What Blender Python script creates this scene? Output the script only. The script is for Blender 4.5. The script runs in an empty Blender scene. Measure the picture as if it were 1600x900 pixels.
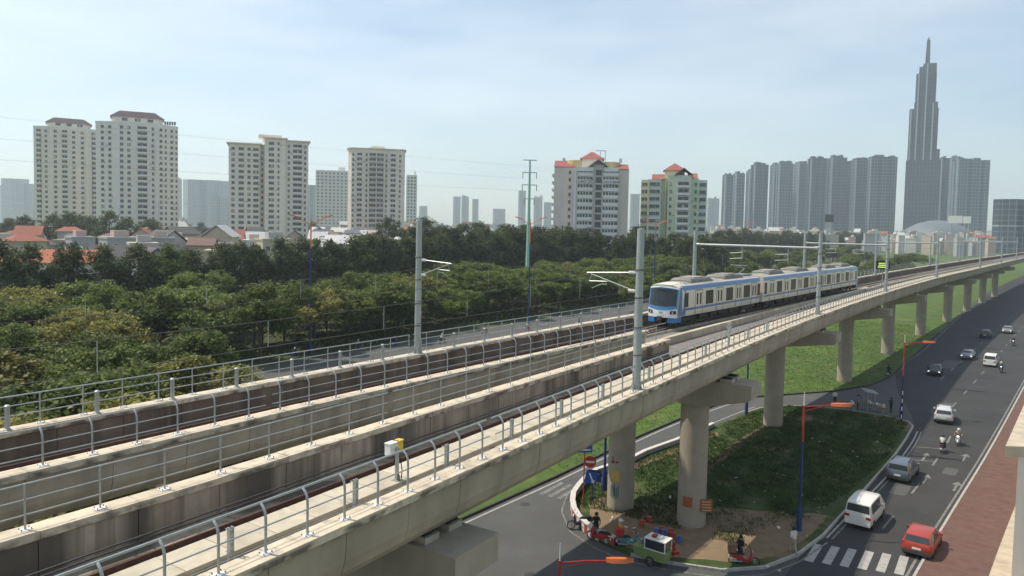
import bpy, math, random
import numpy as np
from mathutils import Vector, Matrix
random.seed(7)
D = bpy.data
SC = bpy.context.scene
COL = SC.collection
R = math.radians

# ------------------------------------------------------------------ camera, sky, sun, exposure
EYE = 20.0
FPX, PITCH, ROLL, SHIFT = 1155.0, 3.0, 1.2, -34.5
cam = D.objects.new('camera', D.cameras.new('camera'))
COL.objects.link(cam)
cam.data.sensor_width = 36.0
cam.data.lens = 36.0 * FPX / 1600.0
cam.data.shift_y = SHIFT / 1600.0
cam.data.clip_start = 0.3
cam.data.clip_end = 20000
CAM_ROT = Matrix.Rotation(R(90 - PITCH), 3, 'X') @ Matrix.Rotation(R(ROLL), 3, 'Z')
cam.matrix_world = Matrix.Translation((0, 0, EYE)) @ CAM_ROT.to_4x4()
SC.camera = cam
SC.render.resolution_x, SC.render.resolution_y = 1024, 576

SUN_AZ = math.atan2(-0.97, 0.25)      # compass-like, from +Y towards +X
SUN_EL = R(58)
to_sun = Vector((math.sin(SUN_AZ) * math.cos(SUN_EL), math.cos(SUN_AZ) * math.cos(SUN_EL), math.sin(SUN_EL)))
sun = D.objects.new('sun', D.lights.new('sun', 'SUN'))
COL.objects.link(sun)
sun.data.energy = 4.6
sun.data.angle = R(0.6)
sun.data.color = (1.0, 0.90, 0.76)
sun.rotation_euler = to_sun.to_track_quat('Z', 'Y').to_euler()

W = D.worlds.new('World')
SC.world = W
W.use_nodes = True
nt = W.node_tree
bg = nt.nodes['Background']
sky = nt.nodes.new('ShaderNodeTexSky')
sky.sky_type = 'NISHITA'
sky.sun_disc = False
sky.sun_elevation = SUN_EL
sky.sun_rotation = SUN_AZ
sky.altitude = 20
sky.air_density = 1.0
sky.dust_density = 1.0
sky.ozone_density = 1.0
tc = nt.nodes.new('ShaderNodeTexCoord')
mp = nt.nodes.new('ShaderNodeMapping')
mp.inputs['Scale'].default_value = (1.6, 1.6, 6.5)
cn = nt.nodes.new('ShaderNodeTexNoise')
cn.inputs['Scale'].default_value = 1.5
cn.inputs['Detail'].default_value = 4
cn.inputs['Roughness'].default_value = 0.52
cr = nt.nodes.new('ShaderNodeValToRGB')
cr.color_ramp.elements[0].position = 0.32
cr.color_ramp.elements[0].color = (0, 0, 0, 1)
cr.color_ramp.elements[1].position = 0.9
cr.color_ramp.elements[1].color = (0.5, 0.5, 0.5, 1)
mx = nt.nodes.new('ShaderNodeMixRGB')
mx.inputs['Color2'].default_value = (8.6, 8.7, 8.5, 1)
nt.links.new(tc.outputs['Generated'], mp.inputs['Vector'])
nt.links.new(mp.outputs['Vector'], cn.inputs['Vector'])
nt.links.new(cn.outputs['Fac'], cr.inputs['Fac'])
nt.links.new(cr.outputs['Color'], mx.inputs['Fac'])
nt.links.new(sky.outputs['Color'], mx.inputs['Color1'])
tint = nt.nodes.new('ShaderNodeMixRGB'); tint.blend_type = 'MULTIPLY'; tint.inputs['Fac'].default_value = 1.0
tint.inputs['Color2'].default_value = (1.0, 1.0, .965, 1)
nt.links.new(mx.outputs['Color'], tint.inputs['Color1']); nt.links.new(tint.outputs['Color'], bg.inputs['Color'])
bg.inputs['Strength'].default_value = 0.15
HAZE_D = 0.00021
SC.cycles.volume_bounces = 1

SC.view_settings.view_transform = 'Standard'
SC.view_settings.look = 'None'
SC.view_settings.exposure = 0.18
SC.view_settings.gamma = 1.0
SC.view_settings.use_curve_mapping = False

# ------------------------------------------------------------------ surveying: sight lines of the photograph met with real planes
def ray(px, py):
    return CAM_ROT @ Vector(((px - 800) / FPX, -(py - 450) / FPX + SHIFT / FPX, -1.0))
def G(px, py, z=0.0):
    d = ray(px, py); t = (z - EYE) / d.z
    return Vector((d.x * t, d.y * t, z))
def AT(px, py, Y):
    d = ray(px, py); t = Y / d.y
    return Vector((d.x * t, Y, EYE + d.z * t))
# the railway's own frame: s metres along the line, o metres to its left
TH = R(33.8)
TV = Vector((math.sin(TH), math.cos(TH), 0)); NV = Vector((-math.cos(TH), math.sin(TH), 0))
P0 = Vector((-5.27, 17.2, 0))
def FR(s, o, z=0.0):
    return P0 + TV * s + NV * o + Vector((0, 0, z))
def curve(pts):
    xs = np.array([p[0] for p in pts], float); ys = np.array([p[1] for p in pts], float)
    m = np.gradient(ys, xs)
    def f(s):
        if s <= xs[0]: return float(ys[0] + m[0] * (s - xs[0]))
        if s >= xs[-1]: return float(ys[-1] + m[-1] * (s - xs[-1]))
        i = int(np.searchsorted(xs, s) - 1); i = max(0, min(i, len(xs) - 2))
        h = xs[i + 1] - xs[i]; t = (s - xs[i]) / h
        return float((2*t**3 - 3*t**2 + 1) * ys[i] + (t**3 - 2*t**2 + t) * h * m[i] + (-2*t**3 + 3*t**2) * ys[i+1] + (t**3 - t**2) * h * m[i+1])
    return f
o1 = curve([(-60, -1.0), (-20, -.6), (0, -.3), (21, .15), (42, .42), (60, .35), (97, -.84), (141, -3.4), (203, -8.6), (337, -20), (520, -38)])
o2 = curve([(-60, 5.6), (-5, 5.35), (0, 5.25), (13, 5.4), (30, 5.45), (37, 5.4)])
o3 = curve([(-60, 10.3), (-2, 10.0), (13, 9.75), (25, 9.1), (40, 8.3)])
o4 = curve([(-60, 15.9), (0, 15.1), (21, 14.55), (49, 13.3), (90, 10.3), (133, 7.4), (170, 5.0), (219, 1.0), (337, -9.4), (520, -27.5)])
t1 = lambda s: o1(s) + 2.95
t2 = curve([(-60, 13.1), (0, 12.5), (22, 11.9), (48, 10.55), (80, 8.0), (110, 5.65), (150, 2.4), (203, -2.2), (337, -13.6), (520, -31.6)])

# ------------------------------------------------------------------ mesh helpers
class MB:
    def __init__(s): s.v = []; s.f = []; s.m = []
    def add(s, vs, fs, mi=0):
        b = len(s.v); s.v += [tuple(v) for v in vs]
        for f in fs: s.f.append(tuple(b + i for i in f)); s.m.append(mi)
        return s
    def box(s, x0, x1, y0, y1, z0, z1, mi=0):
        return s.add([(x0,y0,z0),(x1,y0,z0),(x1,y1,z0),(x0,y1,z0),(x0,y0,z1),(x1,y0,z1),(x1,y1,z1),(x0,y1,z1)],
                     [(0,3,2,1),(4,5,6,7),(0,1,5,4),(1,2,6,5),(2,3,7,6),(3,0,4,7)], mi)
    def obox(s, c, ax, ay, az, mi=0):
        c, ax, ay, az = map(Vector, (c, ax, ay, az))
        vs = [c + ax*i + ay*j + az*k for k in (-1, 1) for i, j in ((-1,-1),(1,-1),(1,1),(-1,1))]
        return s.add(vs, [(0,3,2,1),(4,5,6,7),(0,1,5,4),(1,2,6,5),(2,3,7,6),(3,0,4,7)], mi)
    def tube(s, pts, r, n=6, mi=0, cap=True):
        pts = [Vector(p) for p in pts]; k = len(pts)
        rr = r if isinstance(r, (list, tuple)) else [r] * k
        rings = []; u = None
        for i, p in enumerate(pts):
            d = (pts[min(i+1, k-1)] - pts[max(i-1, 0)]).normalized()
            if u is None: u = d.orthogonal().normalized()
            u = (u - d * u.dot(d)).normalized(); w = d.cross(u)
            rings.append([p + (u * math.cos(2*math.pi*j/n) + w * math.sin(2*math.pi*j/n)) * rr[i] for j in range(n)])
        return s.loft(rings, mi=mi, cap=cap)
    def loft(s, rings, mi=0, cap=True, closed=True):
        n = len(rings[0]); b = len(s.v)
        for r_ in rings: s.v += [tuple(p) for p in r_]
        for i in range(len(rings) - 1):
            for j in range(n if closed else n - 1):
                s.f.append((b+i*n+j, b+i*n+(j+1) % n, b+(i+1)*n+(j+1) % n, b+(i+1)*n+j)); s.m.append(mi)
        if cap:
            s.f.append(tuple(b + j for j in reversed(range(n)))); s.m.append(mi)
            e = b + (len(rings) - 1) * n
            s.f.append(tuple(e + j for j in range(n))); s.m.append(mi)
        return s
    def prism(s, poly, z0, z1, mi=0):
        return s.loft([[(p[0], p[1], z0) for p in poly], [(p[0], p[1], z1) for p in poly]], mi)
    def lathe(s, prof, n=16, mi=0, c=(0, 0, 0)):
        rings = [[(c[0] + r*math.cos(2*math.pi*j/n), c[1] + r*math.sin(2*math.pi*j/n), c[2] + z) for j in range(n)] for r, z in prof]
        return s.loft(rings, mi)
    def disc(s, c, axis, r, w, n=18, mi=0):
        a = Vector(axis).normalized() * (w / 2); c = Vector(c)
        return s.tube([c - a, c + a], r, n, mi)
    def mesh(s, name, mats, smooth=False):
        me = D.meshes.new(name); me.from_pydata(s.v, [], s.f)
        for m in (mats if isinstance(mats, (list, tuple)) else [mats]): me.materials.append(m)
        if len(me.materials) > 1: me.polygons.foreach_set('material_index', s.m)
        if smooth:
            me.polygons.foreach_set('use_smooth', [True] * len(me.polygons))
            try: me.set_sharp_from_angle(angle=R(38))
            except Exception: pass
        me.validate(); me.update()
        return me
    def build(s, name, mats, parent=None, smooth=False, mat4=None):
        return place(name, s.mesh(name, mats, smooth), parent, mat4)
def place(name, me, parent=None, mat4=None):
    o = D.objects.new(name, me); COL.objects.link(o)
    if parent is not None: o.parent = parent
    if mat4 is not None: o.matrix_basis = mat4
    return o
def tag(o, label, cat=None, group=None, kind=None):
    if label: o['label'] = label
    if cat: o['category'] = cat
    if group: o['group'] = group
    if kind: o['kind'] = kind
    return o
def thing(name, label, cat, loc=(0, 0, 0), rz=0.0, group=None):
    o = D.objects.new(name, None); COL.objects.link(o)
    o.location = loc; o.rotation_euler = (0, 0, rz); o.empty_display_size = 0.3
    return tag(o, label, cat, group)
def inv(root):      # lets world-coordinate meshes hang under an unrotated root
    return Matrix.Translation(-Vector(root.location))
def copy_tree(o, parent=None):
    c = o.copy(); COL.objects.link(c)
    c.parent = parent
    for ch in list(o.children): copy_tree(ch, c)
    return c
TZ = lambda x, y, z, a=0.0: Matrix.Translation((x, y, z)) @ Matrix.Rotation(a, 4, 'Z')
ORD = ('first second third fourth fifth sixth seventh eighth ninth tenth eleventh twelfth thirteenth fourteenth fifteenth sixteenth seventeenth eighteenth '
       'nineteenth twentieth').split()
def ordn(i):
    if i < 20: return ORD[i]
    if i >= 99: return ("hundred and " + ordn(i - 100)) if i > 99 and i < 199 else ("hundredth" if i == 99 else ("two-hundredth" if i == 199 else "two hundred and " + ordn(i - 200)))
    tens = ['twenty', 'thirty', 'forty', 'fifty', 'sixty', 'seventy', 'eighty', 'ninety'][(i + 1) // 10 - 2]
    k = (i + 1) % 10
    return (tens[:-1] + 'ieth') if k == 0 else tens + '-' + ORD[k - 1]

# ------------------------------------------------------------------ materials
def mat(name, col, rough=0.75, var=0.18, scale=3.0, metal=0.0, bump=0.0, stretch=(1, 1, 1), col2=None, ramp=(0.35, 0.7), detail=6, spec=0.4, objrand=0.0, coat=0.0, bscale=None):
    m = D.materials.new(name); m.use_nodes = True
    n = m.node_tree.nodes; l = m.node_tree.links
    b = n['Principled BSDF']
    b.inputs['Roughness'].default_value = rough; b.inputs['Metallic'].default_value = metal
    b.inputs['Specular IOR Level'].default_value = spec
    if coat: b.inputs['Coat Weight'].default_value = coat
    c2 = col2 or tuple(c * (1 - var) for c in col)
    g = n.new('ShaderNodeNewGeometry'); mpn = n.new('ShaderNodeMapping'); mpn.inputs['Scale'].default_value = stretch
    l.new(g.outputs['Position'], mpn.inputs['Vector'])
    ns = n.new('ShaderNodeTexNoise'); ns.inputs['Scale'].default_value = scale; ns.inputs['Detail'].default_value = detail
    ns.inputs['Roughness'].default_value = 0.62
    l.new(mpn.outputs['Vector'], ns.inputs['Vector'])
    rp = n.new('ShaderNodeValToRGB')
    rp.color_ramp.elements[0].position = ramp[0]; rp.color_ramp.elements[1].position = ramp[1]
    rp.color_ramp.elements[0].color = (*c2, 1); rp.color_ramp.elements[1].color = (*col, 1)
    l.new(ns.outputs['Fac'], rp.inputs['Fac'])
    out = rp.outputs['Color']
    if objrand:
        oi = n.new('ShaderNodeObjectInfo'); hs = n.new('ShaderNodeHueSaturation')
        ma = n.new('ShaderNodeMath'); ma.operation = 'MULTIPLY_ADD'; ma.inputs[1].default_value = objrand; ma.inputs[2].default_value = 1 - objrand / 2
        l.new(oi.outputs['Random'], ma.inputs[0]); l.new(ma.outputs[0], hs.inputs['Value']); l.new(out, hs.inputs['Color']); out = hs.outputs['Color']
    l.new(out, b.inputs['Base Color'])
    if bump:
        bp = n.new('ShaderNodeBump'); bp.inputs['Strength'].default_value = bump; bp.inputs['Distance'].default_value = 0.03
        n2 = n.new('ShaderNodeTexNoise'); n2.inputs['Scale'].default_value = bscale or scale * 6; n2.inputs['Detail'].default_value = 4
        l.new(g.outputs['Position'], n2.inputs['Vector']); l.new(n2.outputs['Fac'], bp.inputs['Height']); l.new(bp.outputs['Normal'], b.inputs['Normal'])
    m.diffuse_color = (*col, 1)
    return m
def add_layer(m, col, scale, stretch, ramp, fac=1.0, detail=5, zlim=None):
    """a second weathering layer mixed over the colour already on the Base Color; zlim = (z where it ends, z where it is full)"""
    n = m.node_tree.nodes; l = m.node_tree.links; b = n['Principled BSDF']
    old = b.inputs['Base Color'].links[0].from_socket
    g = n.new('ShaderNodeNewGeometry'); mpn = n.new('ShaderNodeMapping'); mpn.inputs['Scale'].default_value = stretch
    l.new(g.outputs['Position'], mpn.inputs['Vector'])
    ns = n.new('ShaderNodeTexNoise'); ns.inputs['Scale'].default_value = scale; ns.inputs['Detail'].default_value = detail
    l.new(mpn.outputs['Vector'], ns.inputs['Vector'])
    rp = n.new('ShaderNodeValToRGB'); rp.color_ramp.elements[0].position = ramp[0]; rp.color_ramp.elements[1].position = ramp[1]
    rp.color_ramp.elements[0].color = (0, 0, 0, 1); rp.color_ramp.elements[1].color = (fac, fac, fac, 1)
    l.new(ns.outputs['Fac'], rp.inputs['Fac'])
    f = rp.outputs['Color']
    if zlim:
        sp = n.new('ShaderNodeSeparateXYZ'); l.new(g.outputs['Position'], sp.inputs[0])
        mr = n.new('ShaderNodeMapRange'); mr.inputs['From Min'].default_value = zlim[0]; mr.inputs['From Max'].default_value = zlim[1]
        l.new(sp.outputs['Z'], mr.inputs['Value'])
        mu = n.new('ShaderNodeMath'); mu.operation = 'MULTIPLY'; l.new(f, mu.inputs[0]); l.new(mr.outputs[0], mu.inputs[1]); f = mu.outputs[0]
    mxn = n.new('ShaderNodeMixRGB'); mxn.inputs['Color2'].default_value = (*col, 1)
    l.new(f, mxn.inputs['Fac']); l.new(old, mxn.inputs['Color1']); l.new(mxn.outputs['Color'], b.inputs['Base Color'])
    return m
def glassy(name, col, rough=0.08):
    m = mat(name, col, rough, 0.3, 0.7, spec=0.8); return m
def leafmat(name, col, col2, trans=0.35, rnd=0.5):
    m = mat(name, col, 0.6, 0.3, 0.9, col2=col2, objrand=rnd, spec=0.25, ramp=(0.38, 0.66), detail=3)
    n = m.node_tree.nodes; l = m.node_tree.links; b = n['Principled BSDF']
    t = n.new('ShaderNodeBsdfTranslucent'); mxs = n.new('ShaderNodeMixShader'); mxs.inputs[0].default_value = trans
    src = b.inputs['Base Color'].links[0].from_socket
    l.new(src, t.inputs['Color']); l.new(b.outputs[0], mxs.inputs[1]); l.new(t.outputs[0], mxs.inputs[2])
    l.new(mxs.outputs[0], n['Material Output'].inputs['Surface'])
    return m
def emis(name, col, strength):
    m = D.materials.new(name); m.use_nodes = True
    b = m.node_tree.nodes['Principled BSDF']; b.inputs['Base Color'].default_value = (*col, 1)
    b.inputs['Emission Color'].default_value = (*col, 1); b.inputs['Emission Strength'].default_value = strength
    return m

STR = (2.6, 2.6, 0.22)
M = {}
M['conc'] = add_layer(mat('concrete', (.54, .465, .35), .9, .22, 1.1, bump=.25, objrand=.16), (.22, .19, .15), .6, (1.9, 1.9, .3), (.45, .75), .55)
M['ledge'] = add_layer(mat('ledge concrete', (.62, .54, .41), .9, .25, 1.6, bump=.2, objrand=.14), (.20, .17, .135), 2.0, (1, 1, 1), (.54, .7), .75)
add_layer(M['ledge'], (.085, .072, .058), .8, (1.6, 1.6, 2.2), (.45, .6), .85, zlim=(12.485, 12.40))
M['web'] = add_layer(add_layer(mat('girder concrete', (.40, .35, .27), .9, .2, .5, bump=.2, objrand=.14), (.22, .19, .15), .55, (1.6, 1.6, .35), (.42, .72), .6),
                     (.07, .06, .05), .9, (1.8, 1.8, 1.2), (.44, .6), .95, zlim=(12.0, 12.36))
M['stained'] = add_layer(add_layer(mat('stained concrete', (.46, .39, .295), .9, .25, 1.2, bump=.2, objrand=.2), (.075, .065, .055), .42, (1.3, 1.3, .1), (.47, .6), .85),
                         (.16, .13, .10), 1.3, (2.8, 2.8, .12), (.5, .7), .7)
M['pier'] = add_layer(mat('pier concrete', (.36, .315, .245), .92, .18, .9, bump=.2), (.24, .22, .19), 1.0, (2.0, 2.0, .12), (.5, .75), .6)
M['brown'] = add_layer(add_layer(mat('soot browned concrete', (.20, .155, .12), .9, .25, 1.0, bump=.2, objrand=.2), (.085, .065, .052), .6, (1.6, 1.6, .12), (.45, .65), .8), (.30, .25, .19), 1.4, (2.4, 2.4, .2), (.6, .75), .5)  # far trough wall: brown staining, with the trough's shade put into the colour
M['slab'] = add_layer(mat('walkway slab', (.52, .465, .36), .9, .25, 1.3, objrand=.2), (.27, .24, .19), 1.8, (1, 1, 1), (.58, .75), .7)
M['bed'] = mat('track bed', (.23, .21, .19), .95, .35, 2.5, bump=.4)
M['rail'] = mat('rusty rail', (.085, .038, .027), .7, .4, 5)
M['clip'] = mat('rail clip', (.5, .47, .42), .6, .3, 6)
M['galv'] = mat('galvanised steel', (.40, .43, .43), .42, .18, 5, metal=.55)
M['mast'] = mat('mast steel', (.38, .42, .42), .5, .14, 2, metal=.35)
M['white'] = mat('white paint', (.74, .74, .71), .5, .1, 4)
M['bolt'] = mat('bolt steel', (.2, .2, .2), .5, .2, 8, metal=.6)
M['black'] = mat('black rubber', (.018, .018, .019), .7, .3, 6)
M['dark'] = mat('dark metal', (.05, .05, .052), .6, .3, 4)
M['yellow'] = mat('yellow paint', (.72, .50, .06), .5, .12, 4)
M['asphalt'] = add_layer(mat('asphalt', (.095, .098, .096), .9, .25, .35, bump=.25, bscale=14), (.075, .077, .077), .16, (1, 1, 1), (.45, .62), .6)
M['asphalt2'] = add_layer(mat('dark asphalt', (.047, .048, .048), .85, .25, .3, bump=.25, bscale=14), (.03, .031, .031), .12, (1, 1, 1), (.45, .62), .6)
M['paint'] = mat('road paint', (.36, .355, .33), .8, .3, 2.5, ramp=(.3, .55))
M['paint2'] = mat('worn road paint', (.22, .22, .205), .85, .5, 2.5, ramp=(.35, .6))
M['kerb'] = mat('kerb stone', (.42, .40, .36), .9, .25, 2)
M['kerbdark'] = mat('kerb stone blackened', (.06, .058, .05), .9, .3, 2)
M['grass'] = add_layer(add_layer(mat('grass ground', (.085, .15, .022), .95, .4, .6, bump=.5, bscale=9), (.05, .085, .02), .09, (1, 1, 1), (.42, .62), .8),
                       (.17, .15, .06), .22, (1, 1, 1), (.56, .72), .6)
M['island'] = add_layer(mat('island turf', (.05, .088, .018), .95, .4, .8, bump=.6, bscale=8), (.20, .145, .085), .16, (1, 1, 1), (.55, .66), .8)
M['dirt'] = add_layer(mat('bare earth', (.235, .17, .10), .95, .3, 1.2, bump=.5), (.16, .12, .075), .5, (1, 1, 1), (.5, .65), .7)
M['red'] = mat('red paint', (.42, .04, .03), .5, .15, 3)
M['orange'] = mat('orange paint', (.62, .16, .045), .45, .15, 3)
M['blue'] = mat('blue paint', (.018, .04, .17), .45, .2, 3)
M['signblue'] = mat('sign blue', (.02, .09, .36), .45, .1, 3)
M['pave'] = add_layer(mat('red paving', (.15, .082, .066), .9, .3, 1.4), (.12, .08, .065), .5, (1, 1, 1), (.5, .7), .6)
M['palegreen'] = mat('pale green steel', (.30, .52, .43), .5, .1, 3)
M['wood'] = mat('wood', (.22, .14, .08), .8, .3, 3, stretch=(1, 1, 6))
M['bark'] = mat('bark', (.11, .085, .06), .95, .35, 2, stretch=(3, 3, .6))
M['skin'] = mat('skin', (.42, .25, .17), .6, .1, 9)
M['hair'] = mat('hair', (.012, .010, .009), .6, .3, 9)
M['glass'] = glassy('dark glazing', (.035, .045, .05))
M['leafA'] = leafmat('dark leaves', (.125, .155, .046), (.026, .042, .015), .42)
M['leafB'] = leafmat('feathery leaves', (.20, .245, .05), (.055, .088, .02), .35)
M['leafC'] = leafmat('yellowing leaves', (.30, .27, .075), (.11, .13, .03), .35)
M['leafD'] = leafmat('bright leaves', (.115, .175, .038), (.045, .08, .018), .35)
M['wire'] = mat('copper wire', (.10, .095, .085), .6, .2, 3, metal=.4)
def paintm(name, col, rough=.35, coat=.4): return mat(name, col, rough, .08, 2, coat=coat)

# ================================================================== SETTING: ground, roads, island
def sheet(name, pts, z, m, kind='structure', label=None, parent=None, thick=0.0):
    mb = MB()
    if thick: mb.prism([(p[0], p[1]) for p in pts], z - thick, z)
    else: mb.add([(p[0], p[1], z) for p in pts], [tuple(range(len(pts)))])
    o = mb.build(name, m, parent)
    if parent is None: tag(o, label, kind=kind)
    return o
def strip(name, fl, fr, s0, s1, step, z, m, kind='structure', label=None):
    mb = MB(); n = max(1, int((s1 - s0) / step)); vs = []
    for i in range(n + 1):
        s = s0 + (s1 - s0) * i / n
        vs += [FR(s, fl(s), z), FR(s, fr(s), z)]
    mb.add(vs, [(2*i, 2*i+1, 2*i+3, 2*i+2) for i in range(n)])
    return tag(mb.build(name, m), label, kind=kind)
gm = MB()
gm.add([(6000*math.cos(2*math.pi*i/64), 6000*math.sin(2*math.pi*i/64), 0) for i in range(64)], [tuple(range(64))])
tag(gm.build('ground', M['grass']), 'green and brown ground stretching to the horizon', kind='structure')
mainL = curve([(-80, -2.5), (0, -3.2), (36, -4.2), (62, -6.4), (76, -6.6), (95, -3.0), (112, -1.1), (137, -2.1), (212, -4.5), (295, -8.3), (520, -26)])
mainR = curve([(-80, -6), (-10, -7.5), (37, -10.3), (68, -13.2), (108, -16.6), (200, -24), (340, -38), (520, -58)])
strip('main_road', mainL, mainR, -80, 520, 5, 0.008, M['asphalt2'], label='dark asphalt main road running up the right side')
slip = [FR(s, o) for s, o in [(-80, 17), (-20, 17), (10, 16.7), (26.6, 16.2), (39.5, 15.3), (54.5, 14.8), (62.9, 14.1), (71, 13.2), (76.4, 12.0), (80, 10), (82.5, 8.1), (88.6, 3.7), (95.8, .4),
        (104, -1.0), (112, -1.6), (112, -5), (60, -8), (20, -6), (-80, -5)]]
sheet('slip_road', slip, 0.004, M['asphalt'], label='grey asphalt slip road curving under the viaduct')
isl_so = [(41.4, 12.9), (48.3, 12.0), (54, 11.0), (60.9, 10.3), (70.2, 9.2), (73.4, 8.5), (76.5, 6.4), (78.2, 3.5), (78.9, 0), (78.7, -3.5), (77.5, -5.9), (75.6, -6.6), (70, -6.55), (62.6, -6.3), (50.9, -5.5), (40, -4.7),
          (36, -4.0), (33, -2.8), (31.1, -.9), (30.2, 1.9), (29.8, 4.4), (30.3, 6.6), (31.6, 9.0), (34.3, 11.1), (37.4, 12.3)]
isl = [FR(s, o) for s, o in isl_so]
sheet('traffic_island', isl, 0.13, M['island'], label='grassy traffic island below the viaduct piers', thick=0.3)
def inset(poly, d):
    c = sum((Vector(p) for p in poly), Vector()) / len(poly)
    return [Vector(p) + (c - Vector(p)).normalized() * d for p in poly]
def blob(so, jit, z, m, name, label, n=70):
    """irregular sheet from a rough outline, resampled with a ragged edge"""
    pts = [FR(*p) for p in so]; out = []
    L = [((pts[(i+1) % len(pts)] - p).length) for i, p in enumerate(pts)]; tot = sum(L)
    for k in range(n):
        d = tot * k / n; i = 0
        while d > L[i]: d -= L[i]; i += 1
        p = pts[i].lerp(pts[(i+1) % len(pts)], d / L[i])
        out.append(p + Vector((random.uniform(-jit, jit), random.uniform(-jit, jit), 0)))
    return sheet(name, out, z, m, label=label)
blob([(31.5, 7.5), (35.5, 10.3), (39, 10.6), (38, 7.2), (40, 4.5), (41, 1.5), (42.5, -1.5), (44, -4.4), (40, -4.2), (36, -3.4), (33.5, -2.2), (31.8, 0), (30.8, 2.5), (30.6, 5)], .18, 0.138, M['dirt'], 'bare_earth', 'trodden bare earth at the tip of the traffic island')
blob([(40.5, 5.0), (44, 6.1), (50, 6.7), (58, 6.6), (66, 6.2), (70, 6.9), (70.2, 6.0), (63, 5.4), (55, 5.7), (48, 5.6), (42.5, 4.4)], .13, 0.142, M['dirt'], 'footpath', 'worn earth footpath crossing the island behind the piers', 60)
blob([(45, 11.6), (50, 10.9), (55, 10.1), (60, 9.5), (60, 8.6), (54, 9.3), (49, 10.1), (45, 10.8)], .2, 0.139, M['dirt'], 'bare_earth', 'bare earth under the low wall beside the slip road', 40)

# kerbs, stone by stone
def kerb(name, pts, label, m, w=.16, h=.16, L=1.15, z0=0.0, close=False):
    root = tag(D.objects.new(name, None), label, kind='structure'); COL.objects.link(root)
    root.location = pts[0]
    P = pts + ([pts[0]] if close else [])
    acc = []; 
    for a, b in zip(P, P[1:]):
        n = max(1, round((b - a).length / L))
        acc += [(a.lerp(b, i / n), a.lerp(b, (i + 1) / n)) for i in range(n)]
    for a, b in acc:
        d = (b - a); u = d.normalized(); v = Vector((-u.y, u.x, 0))
        hh = h + random.uniform(-.006, .006)
        mb = MB().obox(Vector(((a.x + b.x) / 2, (a.y + b.y) / 2, z0 + hh / 2)) - root.location, u * (d.length / 2 - .012), v * (w / 2), Vector((0, 0, hh / 2)))
        mb.build('kerb_stone', m, root)
    return root
kerb('kerb', isl[4:21], 'pale kerb round the road side of the traffic island', M['kerb'], h=.17, L=1.4)
kerb('kerb', [FR(s, o) for s, o in [(10, 16.7), (26.6, 16.2), (39.5, 15.3), (54.5, 14.8), (62.9, 14.1), (71, 13.2), (76.4, 12.0), (80, 10), (82.5, 8.1), (88.6, 3.7), (95.8, .4), (104, -1.0), (112, -1.2), (137, -2.1), (165, -3.0)]],
     'dark kerb between the far grass verge and the slip road', M['kerbdark'], h=.17, L=2.2)
kerb('kerb', [FR(s, mainR(s)) for s in range(20, 150, 6)], 'long pale kerb along the red pavement on the right', M['kerb'], h=.15, L=3)
pav = strip('pavement', lambda s: mainR(s) - .09, lambda s: mainR(s) - 3.4 if s < 120 else mainR(s) - 4, -40, 200, 4, 0.12, M['pave'], label='red paved footway along the right of the main road')
strip('forecourt', lambda s: mainR(s) - 3.4 if s < 120 else mainR(s) - 4, lambda s: mainR(s) - 14, -40, 140, 5, 0.115, M['conc'], label='concrete forecourt beside the red pavement')
# painted markings, children of their roads
rd = D.objects['main_road']; sr = D.objects['slip_road']
def dash(parent, s0, s1, oc, w, m, name='lane_marking', z=.012):
    mb = MB(); n = max(1, int((s1 - s0) / 3)); vs = []
    for i in range(n + 1):
        s = s0 + (s1 - s0) * i / n; vs += [FR(s, oc(s) - w / 2, z), FR(s, oc(s) + w / 2, z)]
    mb.add(vs, [(2*i, 2*i+1, 2*i+3, 2*i+2) for i in range(n)]); return mb.build(name, m, parent)
dash(rd, 40, 74, lambda s: mainL(s) - .45, .14, M['paint'], 'edge_line')
dash(rd, 40, 74, lambda s: mainL(s) - .78, .12, M['paint2'], 'edge_line')
dash(rd, 112, 300, lambda s: mainL(s) - .5, .16, M['paint2'], 'edge_line')
dash(rd, 20, 260, lambda s: mainR(s) + .4, .15, M['paint2'], 'edge_line')
for k in range(22):
    s = 44 + k * 9
    dash(rd, s, s + 3, lambda q: (mainL(q) * .52 + mainR(q) * .48) if q < 76 else mainR(q) + 5.6, .15, M['paint2'])
    if s > 100: dash(rd, s, s + 3, lambda q: mainR(q) + 9.5, .15, M['paint2'])
for k in range(10):                                                          # pedestrian crossing
    o = -4.75 - k * .95
    if o > mainR(37) + .2: dash(rd, 35.6 + k * .28, 38.6 + k * .28, lambda q: o, .5, M['paint'], 'crossing_stripe')
for s, w in ((62.5, .16), (67.5, .16)):                                       # stop lines
    MB().add([FR(s, mainL(s) - .9, .0125), FR(s + w, mainL(s) - .9, .0125), FR(s + w + .9, mainR(s) + 3.2, .0125), FR(s + .9, mainR(s) + 3.2, .0125)], [(0, 1, 2, 3)]).build('stop_line', M['paint2'], rd)
for s, o in ((64.5, -8.6), (66.5, -11.6), (57.5, -9.2), (57, -11.4)):            # lane arrows
    a = FR(s, o, .0128)
    q = lambda ds, do: a + TV * ds + NV * (do - ds * .07)
    MB().add([q(-1.3, -.09), q(-1.3, .09), q(.5, .09), q(.5, -.09), q(.45, -.38), q(.45, .38), q(1.5, 0)], [(0, 3, 2, 1), (4, 6, 5)]).build('lane_arrow', M['paint2'], rd)
ul = curve([(5, 16.9), (26.6, 16.2), (39.5, 15.3), (54.5, 14.8), (62.9, 14.1), (76.4, 12.1)])
dash(sr, 8, 76, lambda s: ul(s) - .55, .16, M['paint'], 'edge_line', .0085)
dash(sr, 45, 74, lambda s: {0: 0}.get(1, float(np.interp(s, [45, 54, 61, 70, 74], [12.7, 11.3, 10.6, 9.5, 8.8])) + .5), .12, M['paint'], 'edge_line', .0085)
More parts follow.
